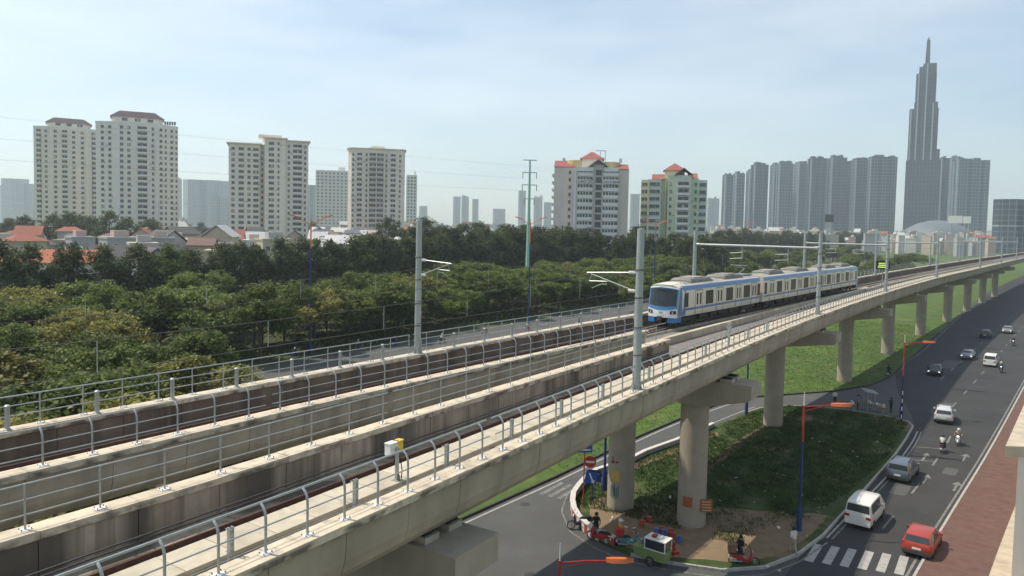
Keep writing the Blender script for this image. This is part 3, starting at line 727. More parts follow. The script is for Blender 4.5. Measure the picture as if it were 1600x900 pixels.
def door_mesh(sg):
    y = lambda a: sg * a
    mb = MB()
    def b(x0, x1, y0, y1, z0, z1, mi): mb.box(x0, x1, min(y(y0), y(y1)), max(y(y0), y(y1)), z0, z1, mi)
    b(-.72, -.012, 1.42, 1.474, 1.0, 2.98, 0); b(.012, .72, 1.42, 1.474, 1.0, 2.98, 0)
    b(-.76, -.735, 1.42, 1.478, .95, 3.02, 2); b(.735, .76, 1.42, 1.478, .95, 3.02, 2); b(-.76, .76, 1.42, 1.478, 3.0, 3.04, 2)
    b(-.50, -.17, 1.44, 1.479, 1.72, 2.74, 1); b(.17, .50, 1.44, 1.479, 1.72, 2.74, 1)
    b(-.72, -.012, 1.44, 1.477, 1.34, 1.54, 3); b(.012, .72, 1.44, 1.477, 1.34, 1.54, 3)
    return mb.mesh('door', [M['body'], M['twin'], M['tunder'], M['tblue']])
def win_m(w, sg, z0=1.68, z1=2.82):
    mb = MB(); a, b = sorted((sg * 1.43, sg * 1.478)); c, d = sorted((sg * 1.43, sg * 1.483))
    mb.box(-w/2, w/2, a, b, z0, z1, 0); mb.box(-w/2 - .04, -w/2, c, d, z0 - .04, z1 + .04, 1); mb.box(w/2, w/2 + .04, c, d, z0 - .04, z1 + .04, 1); mb.box(-w/2, w/2, c, d, z1, z1 + .04, 1); mb.box(-w/2, w/2, c, d, z0 - .04, z0, 1)
    mb.box(-w/2, w/2, c, d, z1 - .34, z1 - .31, 1)
    return mb.mesh('window', [M['twin'], M['tunder']])
DOOR = {sg: door_mesh(sg) for sg in (-1, 1)}
WBIG = {sg: win_m(1.55, sg) for sg in (-1, 1)}; WSM = {sg: win_m(.62, sg) for sg in (-1, 1)}
def ac_unit():
    mb = MB(); rings = []
    for x, k in ((-2.5, .55), (-2.3, .8), (-1.9, 1), (1.9, 1), (2.3, .8), (2.5, .55)):
        rings.append([(x, -1.05 * (.85 + .15 * k), 3.55), (x, -1.05, 3.62 + .1 * k), (x, -.85, 3.62 + .36 * k), (x, 0, 3.62 + .45 * k), (x, .85, 3.62 + .36 * k), (x, 1.05, 3.62 + .1 * k), (x, 1.05 * (.85 + .15 * k), 3.55)])
    mb.loft(rings); return mb.mesh('roof_unit', M['troofd'], True)
ACM = ac_unit(); ACL = MB().box(-1.0, 1.0, -.7, .7, 3.95, 4.085).mesh('roof_grille', M['troof'])
def bogie_mesh():
    mb = MB().box(-1.5, 1.5, -1.15, -.95, .35, .7).box(-1.5, 1.5, .95, 1.15, .35, .7).box(-.4, .4, -1.0, 1.0, .4, .75)
    for x in (-1.05, 1.05):
        for y in (-.75, .75): mb.disc((x, y, .43), (0, 1, 0), .43, .12, 16)
        mb.tube([(x, -.75, .43), (x, .75, .43)], .08, 8)
        for y in (-1.05, 1.05): mb.box(x - .2, x + .2, y - .14, y + .14, .3, .62)
    return mb.mesh('bogie', M['tunder'])
BOG = bogie_mesh()
def car_body(front, sgn=1):
    mb = MB(); xs = [-LC/2 + .12, -LC/2 + .25, 0]
    rings = [[(x, y * (1 if i else .97), z) for y, z in RING] for i, x in enumerate(xs)]
    if front:
        rings.append([(LC/2 - 2.2, y, z) for y, z in RING])
        rings.append([(LC/2 - 1.2, y * .995, z - max(0, z - 3.0) * .1) for y, z in RING])
        rings.append([(min(xf(y * .96, z - max(0, z - 2.8) * .14), LC/2) - .03, y * .955, z - max(0, z - 2.8) * .14) for y, z in RING])
    else:
        rings += [[(LC/2 - .25, y, z) for y, z in RING], [(LC/2 - .12, y * .97, z) for y, z in RING]]
    mb.loft(rings); return mb.mesh('car_body', M['body'], True)
def stripe(root, x0, x1, prof, m, name):
    for sg in (-1, 1):
        mb = MB(); mb.loft([[(x, sg * (y + .012), z) for y, z in prof] + [(x, sg * (y - .03), z) for y, z in reversed(prof)] for x in (x0, x1)])
        mb.build(name, m, root)
tr = thing('metro_train', 'three-car metro train, cream and blue, running on the viaduct', 'train', FR(48, t2(48), 11.75))
def add_car(sc, front, flip, label, pan):
    f = FR(sc - 7, t2(sc - 7), 11.75); r_ = FR(sc + 7, t2(sc + 7), 11.75)
    if flip: f, r_ = r_, f
    d = f - r_; c = (f + r_) / 2
    m4 = Matrix.Translation(c - tr.location) @ Matrix.Rotation(math.atan2(d.y, d.x), 4, 'Z')
    car = place('car', car_body(front), tr, m4)
    if label: car['label'] = label
    e = LC/2 - .3; xe = LC/2 - 1.3 if front else e
    stripe(car, -e, xe, [(1.463, 1.34), (1.465, 1.54)], M['tblue'], 'waist_stripe')
    stripe(car, -e, xe, [(1.453, 3.1), (1.43, 3.25), (1.40, 3.38), (1.33, 3.48)], M['tblue'], 'roof_stripe')
    MB().loft([[(x, -1.18, 3.605), (x, -.66, 3.715), (x, 0, 3.752), (x, .66, 3.715), (x, 1.18, 3.605), (x, 1.1, 3.52), (x, -1.1, 3.52)] for x in (-e, LC/2 - 2.3 if front else e)]).build('roof_skin', M['troof'], car, True)
    doors = (5.5, .85, -3.8, -8.0) if front else (7.2, 2.4, -2.4, -7.2)
    wins = (3.2, -1.5, -6.0) if front else (4.8, 0, -4.8)
    small = (-9.35,) if front else (9.15, -9.15)
    for sg in (-1, 1):
        for x in doors: place('door', DOOR[sg], car, Matrix.Translation((x, 0, 0)))
        for x in wins: place('window', WBIG[sg], car, Matrix.Translation((x, 0, 0)))
        for x in small: place('window', WSM[sg], car, Matrix.Translation((x, 0, 0)))
        if front: place('cab_window', WSM[sg], car, Matrix.Translation((8.05, 0, 0)))
    for x in (4.0, -3.6) if front else (4.6, -4.6):
        place('roof_unit', ACM, car, Matrix.Translation((x, 0, 0))); place('roof_grille', ACL, car, Matrix.Translation((x, 0, .0)))
    for x in (-6.9, 6.9): place('bogie', BOG, car, Matrix.Translation((x, 0, 0)))
    for x0, x1, w_ in ((-4.6, -2.2, 1.25), (-1.8, .3, 1.2), (.9, 2.4, 1.28), (2.8, 4.6, 1.15)):
        MB().box(x0, x1, -w_, w_, .38, .9).build('equipment_box', M['tunder'], car)
    MB().box(-LC/2 - .3, -LC/2 + .3, -.75, .75, 1.0, 3.2).build('gangway', M['black'], car)
    if pan:
        mb = MB().box(-9.3, -7.0, -.7, .7, 3.78, 3.86)
        for x, y in ((-9.1, -.6), (-9.1, .6), (-7.2, -.6), (-7.2, .6)): mb.lathe([(.07, 3.7), (.1, 3.8), (.07, 3.95)], 8, 0, (x, y, 0))
        mb.tube([(-7.3, 0, 3.9), (-8.9, 0, 4.35)], .05, 6).tube([(-8.9, 0, 4.35), (-7.2, 0, 4.8)], .035, 6).tube([(-7.2, -.8, 4.8), (-7.2, .8, 4.8)], .03, 6).tube([(-7.45, -.8, 4.78), (-7.45, .8, 4.78)], .03, 6)
        mb.build('pantograph', M['galv'], car)
    if front:
        W_ = 1.36
        top = lambda y: 3.36 - .16 * (y / W_) ** 2
        patch(-W_, W_, lambda y: .78, lambda y: top(y) + .1, M['twhite'], 'front_shell', car, .0)
        patch(-W_, W_, lambda y: 1.42 + .16 * (y / W_) ** 2, top, M['tblue'], 'front_band', car, .012)
        patch(-1.24, 1.24, lambda y: 1.74 + .1 * (y / W_) ** 2, lambda y: top(y) - .07, M['wshield'], 'windscreen', car, .024)
        patch(-.55, .55, lambda y: 3.02, lambda y: 3.2, M['twin'], 'destination_panel', car, .03, 6, 2)
        for sg in (-1, 1):
            a, b = sorted((sg * .82, sg * 1.3)); patch(a, b, lambda y: 1.02 + .08 * abs(y), lambda y: 1.28 + .1 * abs(y), M['black'], 'headlight', car, .03, 5, 2)
            a, b = sorted((sg * .98, sg * 1.08)); patch(a, b, lambda y: 1.16, lambda y: 1.28, M['white'], 'lamp', car, .038, 2, 2)
            a, b = sorted((sg * .62, sg * 1.34))
            mb = MB(); mb.loft([[(xf(y, .6) - .9, y, z0) for y, z0 in ((a, .3), (b, .36), (b, .86), (a, .86))], [(xf(y, .6) + .02, y, z0) for y, z0 in ((a, .3), (b, .36), (b, .86), (a, .86))]]); mb.build('skirt', M['tblue'], car)
            stripe_x = [(1.445, .9), (1.468, 1.25), (1.468, 2.2), (1.458, 3.05), (1.41, 3.36)]
            mb = MB(); rg = []
            for dx0, dx1 in ((1.45, 1.02),):
                rg = [[(xf(1.4, z) - dx0 + (.35 if z > 1.5 else 0.0), sg * (y * .994 + .006), z) for y, z in stripe_x], [(xf(1.4, z) + .02 - .1, sg * (y * .972 + .012), z) for y, z in stripe_x]]
            mb.loft(rg, cap=False, closed=False); mb.build('corner_stripe', M['tblue'], car, True)
        MB().tube([(LC/2 - .9, 0, .72), (LC/2 + .25, 0, .72)], .11, 8).box(LC/2 + .1, LC/2 + .35, -.18, .18, .55, .9).build('coupler', M['tunder'], car)
        for k in range(3):   # small slanting emblem strokes on the chin
            yy = -.14 + k * .12; patch(yy, yy + .07, lambda y: 1.12 + (y - yy) * .6, lambda y: 1.27 + (y - yy) * .6, M['tblue'], 'emblem_stroke', car, .03, 1, 1)
    return car
add_car(48.3 + 10, True, False, 'leading car with sloped black windscreen and headlights', True)
add_car(48.3 + 30.45, False, False, 'middle car of the train', False)
add_car(48.3 + 50.9, True, True, 'rear car of the train', False)

# ================================================================== APARTMENT TOWERS
def wallm(name, col, band=None, var=.1):
    m = mat(name, col, .85, var, .25)
    add_layer(m, tuple(c * .72 for c in col), .5, (1, 1, .12), (.52, .8), .5)
    return m
M['pinkbeige'] = wallm('pink beige wall', (.80, .72, .64)); M['offwhite'] = wallm('off white wall', (.80, .755, .68)); M['beige'] = wallm('beige wall', (.78, .73, .62)); M['beige2'] = wallm('sand wall', (.80, .745, .63))
M['greybeige'] = wallm('grey beige wall', (.68, .62, .56)); M['palew'] = wallm('pale band', (.76, .76, .74)); M['cream'] = wallm('cream wall', (.74, .70, .50)); M['greenw'] = wallm('pale green wall', (.54, .64, .48)); M['greenc'] = wallm('grey green wall', (.62, .66, .58))
M['purproof'] = mat('plum tiled roof', (.075, .05, .06), .8, .3, 1.5); M['redroof'] = mat('red tiled roof', (.33, .11, .085), .8, .3, 1.5); M['pane'] = mat('window pane', (.085, .095, .10), .25, .5, .4, spec=.6); M['frame'] = mat('window frame', (.55, .53, .49), .7, .15, 1)
M['yellw'] = wallm('yellow wall', (.60, .49, .24))
MC = {}
def wmesh(kind, fm='frame'):
    k = (kind, fm)
    if k in MC: return MC[k]
    mb = MB(); mats = [M[fm], M['pane'], M['white']]
    if kind in ('w', 'n', 'W'):
        w = {'w': 1.5, 'n': .95, 'W': 2.6}[kind]; h = 1.5
        mb.box(-w/2 - .1, -w/2, -.14, .02, .8, .8 + h).box(w/2, w/2 + .1, -.14, .02, .8, .8 + h).box(-w/2 - .1, w/2 + .1, -.16, .02, .8 + h, .92 + h).box(-w/2 - .15, w/2 + .15, -.22, .02, .68, .8)
        mb.box(-w/2, w/2, -.05, .015, .8, .8 + h, 1)
        for k_ in range(1, int(w / .8) + 1): x = -w/2 + w * k_ / (int(w / .8) + 1); mb.box(x - .03, x + .03, -.08, -.045, .8, .8 + h)
        nm = 'window'
    elif kind in ('b', 'B', 'D'):
        w = {'b': 2.8, 'B': 4.6, 'D': 3.8}[kind]
        mb.box(-w/2, w/2, -.06, .015, .15, 2.55, 1)
        mb.box(-w/2 - .12, w/2 + .12, -1.1, .02, -.08, .08).box(-w/2 - .12, w/2 + .12, -1.1, -.98, .08, 1.0, 2 if kind != 'D' else 0).box(-w/2 - .12, -w/2, -.98, .02, .08, 1.0).box(w/2, w/2 + .12, -.98, .02, .08, 1.0)
        mb.box(-.06, .06, -.12, -.055, .15, 2.55)
        nm = 'balcony'
    elif kind == 's':
        w = 2.6; mb.box(-w/2, w/2, -.05, .015, .25, 2.75, 1); mb.box(-w/2, w/2, -.25, .02, -.12, .2, 2); nm = 'stair_opening'
    elif kind == 'h':
        w = 6.4; mb.box(-w/2, w/2, -.35, .02, -.1, 1.35, 2); mb.box(-w/2, w/2, -.04, .015, 1.45, 2.7, 1)
        for x in (-1.9, -.6, .6, 1.9): mb.box(x - .5, x - .1, -.06, -.02, 1.45, 2.7, 0)
        nm = 'window_band'
    MC[k] = (nm, mb.mesh(nm, mats)); return MC[k]
def facade(root, p, q, z0, n, fh, cols, fm='frame', skip=()):
    p = Vector((p[0], p[1], 0)); q = Vector((q[0], q[1], 0)); d = q - p; a = math.atan2(d.y, d.x)
    for u, kind in cols:
        nm, me = wmesh(kind, fm); c = p + d * u
        for i in range(n):
            if i in skip: continue
            place(nm, me, root, TZ(c.x, c.y, z0 + i * fh, a))
def tower(name, label, px0, px1, ytop, Y, depth=18, turn=0.0):
    a = AT(px0, ytop, Y); b = AT(px1, ytop, Y); c = (a + b) / 2
    root = thing(name, label, 'building', (c.x, Y, 0), -math.atan2(c.x, Y) + turn)
    return root, (b - a).length, c.z
# --- twin plum-roofed towers
def plum_tower(lab, px0, px1, ytop, yroof, Y, n, colsL, colsF, colsR, ch, wallmat, trim):
    root, w, h = tower('apartment_tower', lab, px0, px1, ytop, Y); w *= .97
    L, Rr = -w/2, w/2
    poly = [(L, 6), (L + ch, .8), (L + ch, 0), (Rr - ch, 0), (Rr - ch, .8), (Rr, 6), (Rr, 24), (L, 24)]
    MB().prism(poly, 0, h).build('wall', wallmat, root)
    MB().prism([(x * 1.012, (y - 12) * 1.015 + 12) for x, y in poly], h - 6.2, h - 5.8).prism([(x * 1.012, (y - 12) * 1.015 + 12) for x, y in poly], h, h + .9).build('cornice', M[trim], root)
    fh = 3.06; z0 = h - n * fh - .6
    facade(root, poly[0], poly[1], z0, n, fh, colsL); facade(root, poly[2], poly[3], z0, n, fh, colsF); facade(root, poly[4], poly[5], z0, n, fh, colsR)
    for x in (L + ch + .2, Rr - ch - .2): MB().box(x - .5, x + .5, -.5, .6, 0, h + .3).build('pilaster', M[trim], root)
    top = AT((px0 + px1) / 2, yroof, Y).z
    a = w * .31; mid = h + (top - h) * .5
    MB().prism([(-a, 4), (-a + 2, 2.5), (a - 2, 2.5), (a, 4), (a, 16), (-a, 16)], h + .9, mid).build('penthouse', M['pinkbeige'], root)
    MB().loft([[(-a - .8, 2, mid), (a + .8, 2, mid), (a + .8, 17.5, mid), (-a - .8, 17.5, mid)], [(-a * .72, 6, top - .4), (a * .72, 6, top - .4), (a * .72, 14, top - .4), (-a * .72, 14, top - .4)], [(-a * .66, 7, top), (a * .66, 7, top), (a * .66, 13, top), (-a * .66, 13, top)]]).build('roof', M['purproof'], root)
    for x in (-a * .5, 0, a * .5): place('window', wmesh('W')[1], root, TZ(x, 2.49, h + .9, 0))
    return root, w, h
ta = plum_tower('shorter plum-roofed cream apartment tower at the far left', 59, 157, 201, 183, 455, 19, [(.3, 'b'), (.72, 'w')], [(.12, 'w'), (.37, 'b'), (.62, 'w'), (.86, 'w')], [(.4, 'b'), (.8, 'n')], 9, M['pinkbeige'], 'offwhite')
tb = plum_tower('taller plum-roofed white apartment tower beside a shorter twin', 155, 275, 194, 172, 405, 18, [(.3, 'w'), (.62, 'w')], [(.08, 'w'), (.27, 'w'), (.62, 'B'), (.9, 'n')], [(.2, 'w'), (.42, 'n'), (.7, 'w'), (.92, 'n')], 11, M['offwhite'], 'palew')
mb = MB()
for x in (0, 1.3, 2.6, 3.9, 5.2): mb.box(x, x + .9, 0, .25, 0, 1.9).box(x + .2, x + .35, .1, .2, -.8, 0)
mb.build('roof_lettering', M['dark'], tb[0], mat4=TZ(tb[1] * .33, 8, tb[2] + 1.6, R(-20)))
# --- beige slab towers with oversailing flat roofs
def slab_tower(root, x0, x1, y0, y1, h, n, front, right, m, fh=3.03, left=()):
    MB().box(x0, x1, y0, y1, 0, h).build('wall', m, root)
    MB().box(x0 - 1.1, x1 + 1.1, y0 - 1.1, y1 + 1.1, h, h + .55).build('roof_slab', M['beige2'], root)
    z0 = h - n * fh - 1.2
    facade(root, (x0, y0), (x1, y0), z0, n, fh, front); facade(root, (x1, y0), (x1, y1), z0, n, fh, right)
    if left: facade(root, (x0, y1), (x0, y0), z0, n, fh, left)
r3, w3, h3 = tower('apartment_tower', 'beige stepped apartment tower with flat oversailing roofs, left of centre', 361, 480, 216, 400)
hL = AT(380, 225, 400).z
slab_tower(r3, -w3/2, -w3/2 + 15.8, 3, 19, hL, 17, [(.14, 'w'), (.4, 'W'), (.65, 'w'), (.87, 'W')], [], M['beige'])
slab_tower(r3, -w3/2 + 18.2, -w3/2 + 29.0, 0, 20, h3, 18, [(.32, 'W'), (.66, 'n')], [], M['beige2'])
slab_tower(r3, -w3/2 + 29.05, w3/2, 1.2, 17, h3 - .9, 18, [(.14, 'n'), (.52, 'B'), (.86, 'n')], [], M['beige'])
MB().box(-w3/2 + 15.8, -w3/2 + 18.2, 5, 16, 0, h3 - 3).build('link_wall', M['greybeige'], r3)
facade(r3, (-w3/2 + 15.8, 5), (-w3/2 + 18.2, 5), h3 - 3 - 17 * 3.03, 17, 3.03, [(.5, 'n')])
MB().box(-w3/2 + 15, -w3/2 + 27, 5, 14, h3 + .55, AT(420, 209, 400).z).build('penthouse', M['pinkbeige'], r3)
r4_, w4, h4 = tower('apartment_tower', 'beige apartment tower with banded balconies, right of a white slab block', 545, 633, 233, 440)
W4 = w4 / 2
poly = [(-W4, 4), (-W4 + 2, 1.5), (-W4 * .3, 1.5), (-W4 * .3, 0), (W4 * .28, 0), (W4 * .28, 1.5), (W4 - 2, 1.5), (W4, 4), (W4, 20), (-W4, 20)]
MB().prism(poly, 0, h4).build('wall', M['beige2'], r4_); MB().prism([(x * 1.05, (y - 10) * 1.08 + 10) for x, y in poly], h4, h4 + .6).build('roof_slab', M['beige'], r4_)
z0 = h4 - 15 * 3.0 - 2
facade(r4_, poly[1], poly[2], z0, 15, 3.0, [(.1, 'n'), (.48, 'b'), (.9, 'n')]); facade(r4_, poly[3], poly[4], z0, 15, 3.0, [(.27, 'D'), (.73, 'D')]); facade(r4_, poly[5], poly[6], z0, 15, 3.0, [(.1, 'n'), (.5, 'b'), (.9, 'n')])
MB().box(-3.5, 4.5, 5, 12, h4 + .6, AT(590, 227, 440).z).build('penthouse', M['beige2'], r4_)
# --- white slab blocks farther back
def white_block(lab, px0, px1, ytop, Y, n, nc):
    root, w, h = tower('apartment_block', lab, px0, px1, ytop, Y)
    MB().box(-w/2, w/2, 0, 22, 0, h).build('wall', M['offwhite'], root); MB().box(-w/2 - .4, w/2 + .4, -.4, 22.4, h, h + 1.2).build('parapet', M['palew'], root)
    for k in range(nc + 1):
        x = -w/2 + w * k / nc; MB().box(x - .55, x + .55, -.9, .05, 0, h + .6).build('pilaster', M['white'], root)
    fh = 3.5; facade(root, (-w/2, 0), (w/2, 0), h - n * fh, n, fh, [((k + .5) / nc, 'w') for k in range(nc)])
    MB().box(w * .2, w * .42, 4, 12, h + 1.2, h + 5).build('stair_head', M['offwhite'], root)
white_block('white ribbed slab block between the two beige towers', 495, 543, 268, 780, 16, 8)
white_block('narrow dark-topped block peeping out right of the beige tower', 636, 651, 275, 800, 14, 3)
# --- red-roofed blocks
def gable(root, x0, x1, y0, y1, z, hgt, m, name='roof', along='x', ov=.7):
    mb = MB()
    if along == 'x':
        ym = (y0 + y1) / 2
        mb.loft([[(x, y0 - ov, z), (x, ym, z + hgt), (x, y1 + ov, z), (x, y1 + ov, z - .25), (x, ym, z + hgt - .3), (x, y0 - ov, z - .25)] for x in (x0 - ov, x1 + ov)])
    else:
        xm = (x0 + x1) / 2
        mb.loft([[(x0 - ov, y, z), (xm, y, z + hgt), (x1 + ov, y, z), (x1 + ov, y, z - .25), (xm, y, z + hgt - .3), (x0 - ov, y, z - .25)] for y in (y0 - ov, y1 + ov)])
    return mb.build(name, m, root)
def hip(root, x0, x1, y0, y1, z, hgt, m, ridge=.0, ov=.9):
    xm, ym = (x0 + x1) / 2, (y0 + y1) / 2; r_ = ridge * (x1 - x0) / 2
    mb = MB(); mb.add([(x0-ov, y0-ov, z), (x1+ov, y0-ov, z), (x1+ov, y1+ov, z), (x0-ov, y1+ov, z), (xm - r_ - .01, ym, z + hgt), (xm + r_ + .01, ym, z + hgt)],
                      [(0, 1, 5, 4), (1, 2, 5), (2, 3, 4, 5), (3, 0, 4), (0, 3, 2, 1)])
    return mb.build('roof', m, root)
r5, w5, h5 = tower('apartment_block', 'grey apartment block with red tiled roofs, tall letters on its top floor', 866, 982, 262, 322)
X = lambda px: (px - 924) / 116 * w5
n5, f5 = 13, 3.22; z5 = h5 - n5 * f5 - .3
MB().box(X(866), X(897), 2.5, 20, 0, h5 + .5).build('wall', M['greybeige'], r5)
MB().box(X(897.3), X(928), 0, 18, 0, h5).build('wall', M['greybeige'], r5); MB().box(X(928.2), X(944), 1.2, 18, 0, h5 + 1.5).build('wall', M['greybeige'], r5)
MB().box(X(944.2), X(966), 0, 18, 0, h5).build('wall', M['greybeige'], r5); MB().box(X(966.2), X(983), 2.5, 20, 0, h5 - .4).build('wall', M['greybeige'], r5)
MB().box(X(897.5), X(901), -.5, 0.05, 0, h5).build('pilaster', M['palew'], r5)
facade(r5, (X(902), 0), (X(928), 0), z5, n5, f5, [(.5, 'h')]); facade(r5, (X(944), 0), (X(966), 0), z5, n5, f5, [(.5, 'h')]); facade(r5, (X(928), 1.2), (X(944), 1.2), z5, n5, f5, [(.5, 's')])
facade(r5, (X(872), 2.5), (X(897), 2.5), z5, n5, f5, [(.75, 'n')]); facade(r5, (X(866), 20), (X(866), 2.5), z5, n5, f5, [(.35, 'b'), (.78, 'b')])
for pxa, pxb in ((900, 928), (944, 966)): MB().box(X(pxa), X(pxb), -.45, .02, h5 - 1.6, h5 + .2).build('top_band', M['palew'], r5)
for txt, pxa in (('CAO ỐC', 904), ('AN THỊNH', 945.5)):
    MB().box(X(pxa - 2), X(pxa + 21), -.55, -.36, h5 - 6.9, h5 - 5.0).build('sign_panel', M['palew'], r5)
    cu = D.curves.new('lettering', 'FONT'); cu.body = txt; cu.size = 1.75 if len(txt) < 7 else 1.35; cu.extrude = .05; cu.materials.append(M['dark'])
    tmp = D.objects.new('lettering', cu); COL.objects.link(tmp); me = D.meshes.new_from_object(tmp.evaluated_get(bpy.context.evaluated_depsgraph_get())); D.objects.remove(tmp)
    place('lettering', me, r5, Matrix.Translation((X(pxa - 1), -.62, h5 - 6.5)) @ Matrix.Rotation(R(90), 4, 'X'))
gable(r5, X(868), X(895), 3, 15, h5 + .5, 3.2, M['redroof']); gable(r5, X(960), X(980), 3, 15, h5 - .3, 2.6, M['redroof'])
for pxx in (880, 970): MB().box(X(pxx) - .6, X(pxx) + .6, 8, 9.2, h5 + 3, h5 + 4.8).build('chimney', M['greybeige'], r5)
MB().lathe([(5, 0), (5, 3.6), (4.6, 3.7), (0, 3.8)], 16, 0, (X(902), 9, h5)).build('drum', M['yellw'], r5); MB().lathe([(4.4, 0), (4.4, 3), (4, 3.1), (0, 3.2)], 16, 0, (X(954), 9, h5)).build('drum', M['yellw'], r5)
pk = AT(924, 234, 322).z
MB().box(X(909), X(941), 4, 15, h5, h5 + 4.2).build('penthouse', M['pinkbeige'], r5); hip(r5, X(909), X(941), 4, 15, h5 + 4.2, pk - h5 - 4.2, M['redroof'], .12)
gable(r5, X(922), X(948), -.6, 6, h5 + .6, 3.2, M['greybeige'], 'pediment', 'y')
gt = MB()
for x in (X(938), X(946)): gt.box(x - .12, x + .12, 8, 8.3, h5 + 3, h5 + 8.2)
gt.box(X(930), X(946), 8, 8.3, h5 + 8, h5 + 8.3).box(X(938), X(946), 8, 8.3, h5 + 5, h5 + 5.2).build('roof_frame', M['galv'], r5)
r6, w6, h6 = tower('apartment_block', 'pale green and cream apartment block with red pyramid roof', 1003, 1105, 280, 326, turn=R(2))
X = lambda px: (px - 1054) / 102 * w6
n6, f6 = 11, 3.25; z6 = h6 - n6 * f6 - .4
for a, b, y0, m, hh in ((1003, 1014, 5, 'cream', 0), (1014.3, 1034, 2, 'greenc', 0), (1034.3, 1044, 4, 'greenw', 1), (1044.3, 1056, 1.5, 'greenw', 1.8), (1056.3, 1080, 0, 'greenc', 1.8), (1080.3, 1092, 1.5, 'greenw', .5), (1092.3, 1105, 4, 'greenc', 0)):
    MB().box(X(a), X(b), y0, 20, 0, h6 + hh).build('wall', M[m], r6)
MB().box(X(1039.5), X(1042), 3.2, 4.02, 0, h6).build('pilaster', M['yellw'], r6); MB().box(X(1013.6), X(1015.6), 1.5, 2.02, 0, h6).build('pilaster', M['cream'], r6)
facade(r6, (X(1003), 5), (X(1014), 5), z6, n6, f6, [(.3, 'n'), (.7, 'n')]); facade(r6, (X(1014), 2), (X(1034), 2), z6, n6, f6, [(.36, 'W'), (.76, 'w')]); facade(r6, (X(1044), 1.5), (X(1056), 1.5), z6, n6, f6, [(.4, 'n')])
facade(r6, (X(1056), 0), (X(1080), 0), z6, n6, f6, [(.5, 'B')]); facade(r6, (X(1080), 1.5), (X(1092), 1.5), z6, n6, f6, [(.6, 'n')]); facade(r6, (X(1092), 4), (X(1105), 4), z6, n6, f6, [(.5, 'W')])
facade(r6, (X(1003), 20), (X(1003), 5), z6, n6, f6, [(.3, 'w'), (.7, 'w')])
gable(r6, X(1022), X(1040), 4, 14, h6 + .2, 2.6, M['redroof']); gable(r6, X(1078), X(1088), 4, 14, h6 + .7, 2.6, M['redroof']); gable(r6, X(1057), X(1079), -.5, 8, h6 + 2, 3.0, M['redroof'], 'roof', 'y')
MB().box(X(1040), X(1070), 5, 15, h6, h6 + 4.2).build('penthouse', M['cream'], r6); hip(r6, X(1040), X(1070), 5, 15, h6 + 4.2, AT(1054, 252, 326).z - h6 - 4.2, M['redroof'], .04)

ME_AC = MB().box(-.42, .42, -.35, .0, 0, .6).box(-.3, .3, -.37, -.35, .08, .52, 1).mesh('air_conditioner', [M['white'], M['dark']])
CLO = [MB().box(-w_, w_, -.05, 0, 0, 1.0).mesh('curtain', mat('curtain', c_, .9)) for w_, c_ in ((.5, (.55, .5, .42)), (.6, (.4, .22, .2)), (.7, (.25, .32, .4)))]
rq = random.Random(8)
for t_ in [o for o in D.objects if o.parent is None and o.name.split('.')[0] in ('apartment_tower', 'apartment_block')]:
    for w_ in [c for c in t_.children if c.name.split('.')[0] in ('window', 'balcony')]:
        u = rq.random(); m4 = w_.matrix_basis
        if u < .14: place('air_conditioner', ME_AC, t_, m4 @ Matrix.Translation((rq.choice((-1.3, 1.3)), -.02, .5)))
        elif u < .36: place('curtain', rq.choice(CLO), t_, m4 @ Matrix.Translation((rq.uniform(-.3, .3), -.05, 1.1)))
# ================================================================== FAR SKYLINE
def farm(name, col, col2, fh=3.4, w=4.0):
    """far facade: floors and bays too small to pick apart, as a fine brick-like grid of two paints"""
    m = D.materials.new(name); m.use_nodes = True; n = m.node_tree.nodes; l = m.node_tree.links; b = n['Principled BSDF']; b.inputs['Roughness'].default_value = .6
    tcn = n.new('ShaderNodeTexCoord'); sp = n.new('ShaderNodeSeparateXYZ'); l.new(tcn.outputs['Object'], sp.inputs[0])
    ad = n.new('ShaderNodeMath'); ad.operation = 'ADD'; l.new(sp.outputs['X'], ad.inputs[0]); l.new(sp.outputs['Y'], ad.inputs[1])
    cb = n.new('ShaderNodeCombineXYZ'); l.new(ad.outputs[0], cb.inputs['X']); l.new(sp.outputs['Z'], cb.inputs['Y'])
    br = n.new('ShaderNodeTexBrick'); br.offset = 0; br.inputs['Scale'].default_value = 1; br.inputs['Brick Width'].default_value = w; br.inputs['Row Height'].default_value = fh; br.inputs['Mortar Size'].default_value = .5
    br.inputs['Color1'].default_value = (*col2, 1); br.inputs['Color2'].default_value = (*[c * .7 for c in col2], 1); br.inputs['Mortar'].default_value = (*col, 1)
    l.new(cb.outputs[0], br.inputs['Vector']); l.new(br.outputs['Color'], b.inputs['Base Color']); return m
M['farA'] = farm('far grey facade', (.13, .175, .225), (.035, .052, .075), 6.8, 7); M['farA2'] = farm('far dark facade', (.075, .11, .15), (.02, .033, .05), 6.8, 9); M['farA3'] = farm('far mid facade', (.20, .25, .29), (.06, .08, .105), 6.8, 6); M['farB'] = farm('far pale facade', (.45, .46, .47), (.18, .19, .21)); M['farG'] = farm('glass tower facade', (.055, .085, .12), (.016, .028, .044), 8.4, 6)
M['farstrip'] = mat('far white strip', (.30, .34, .37), .7, .1, .1)
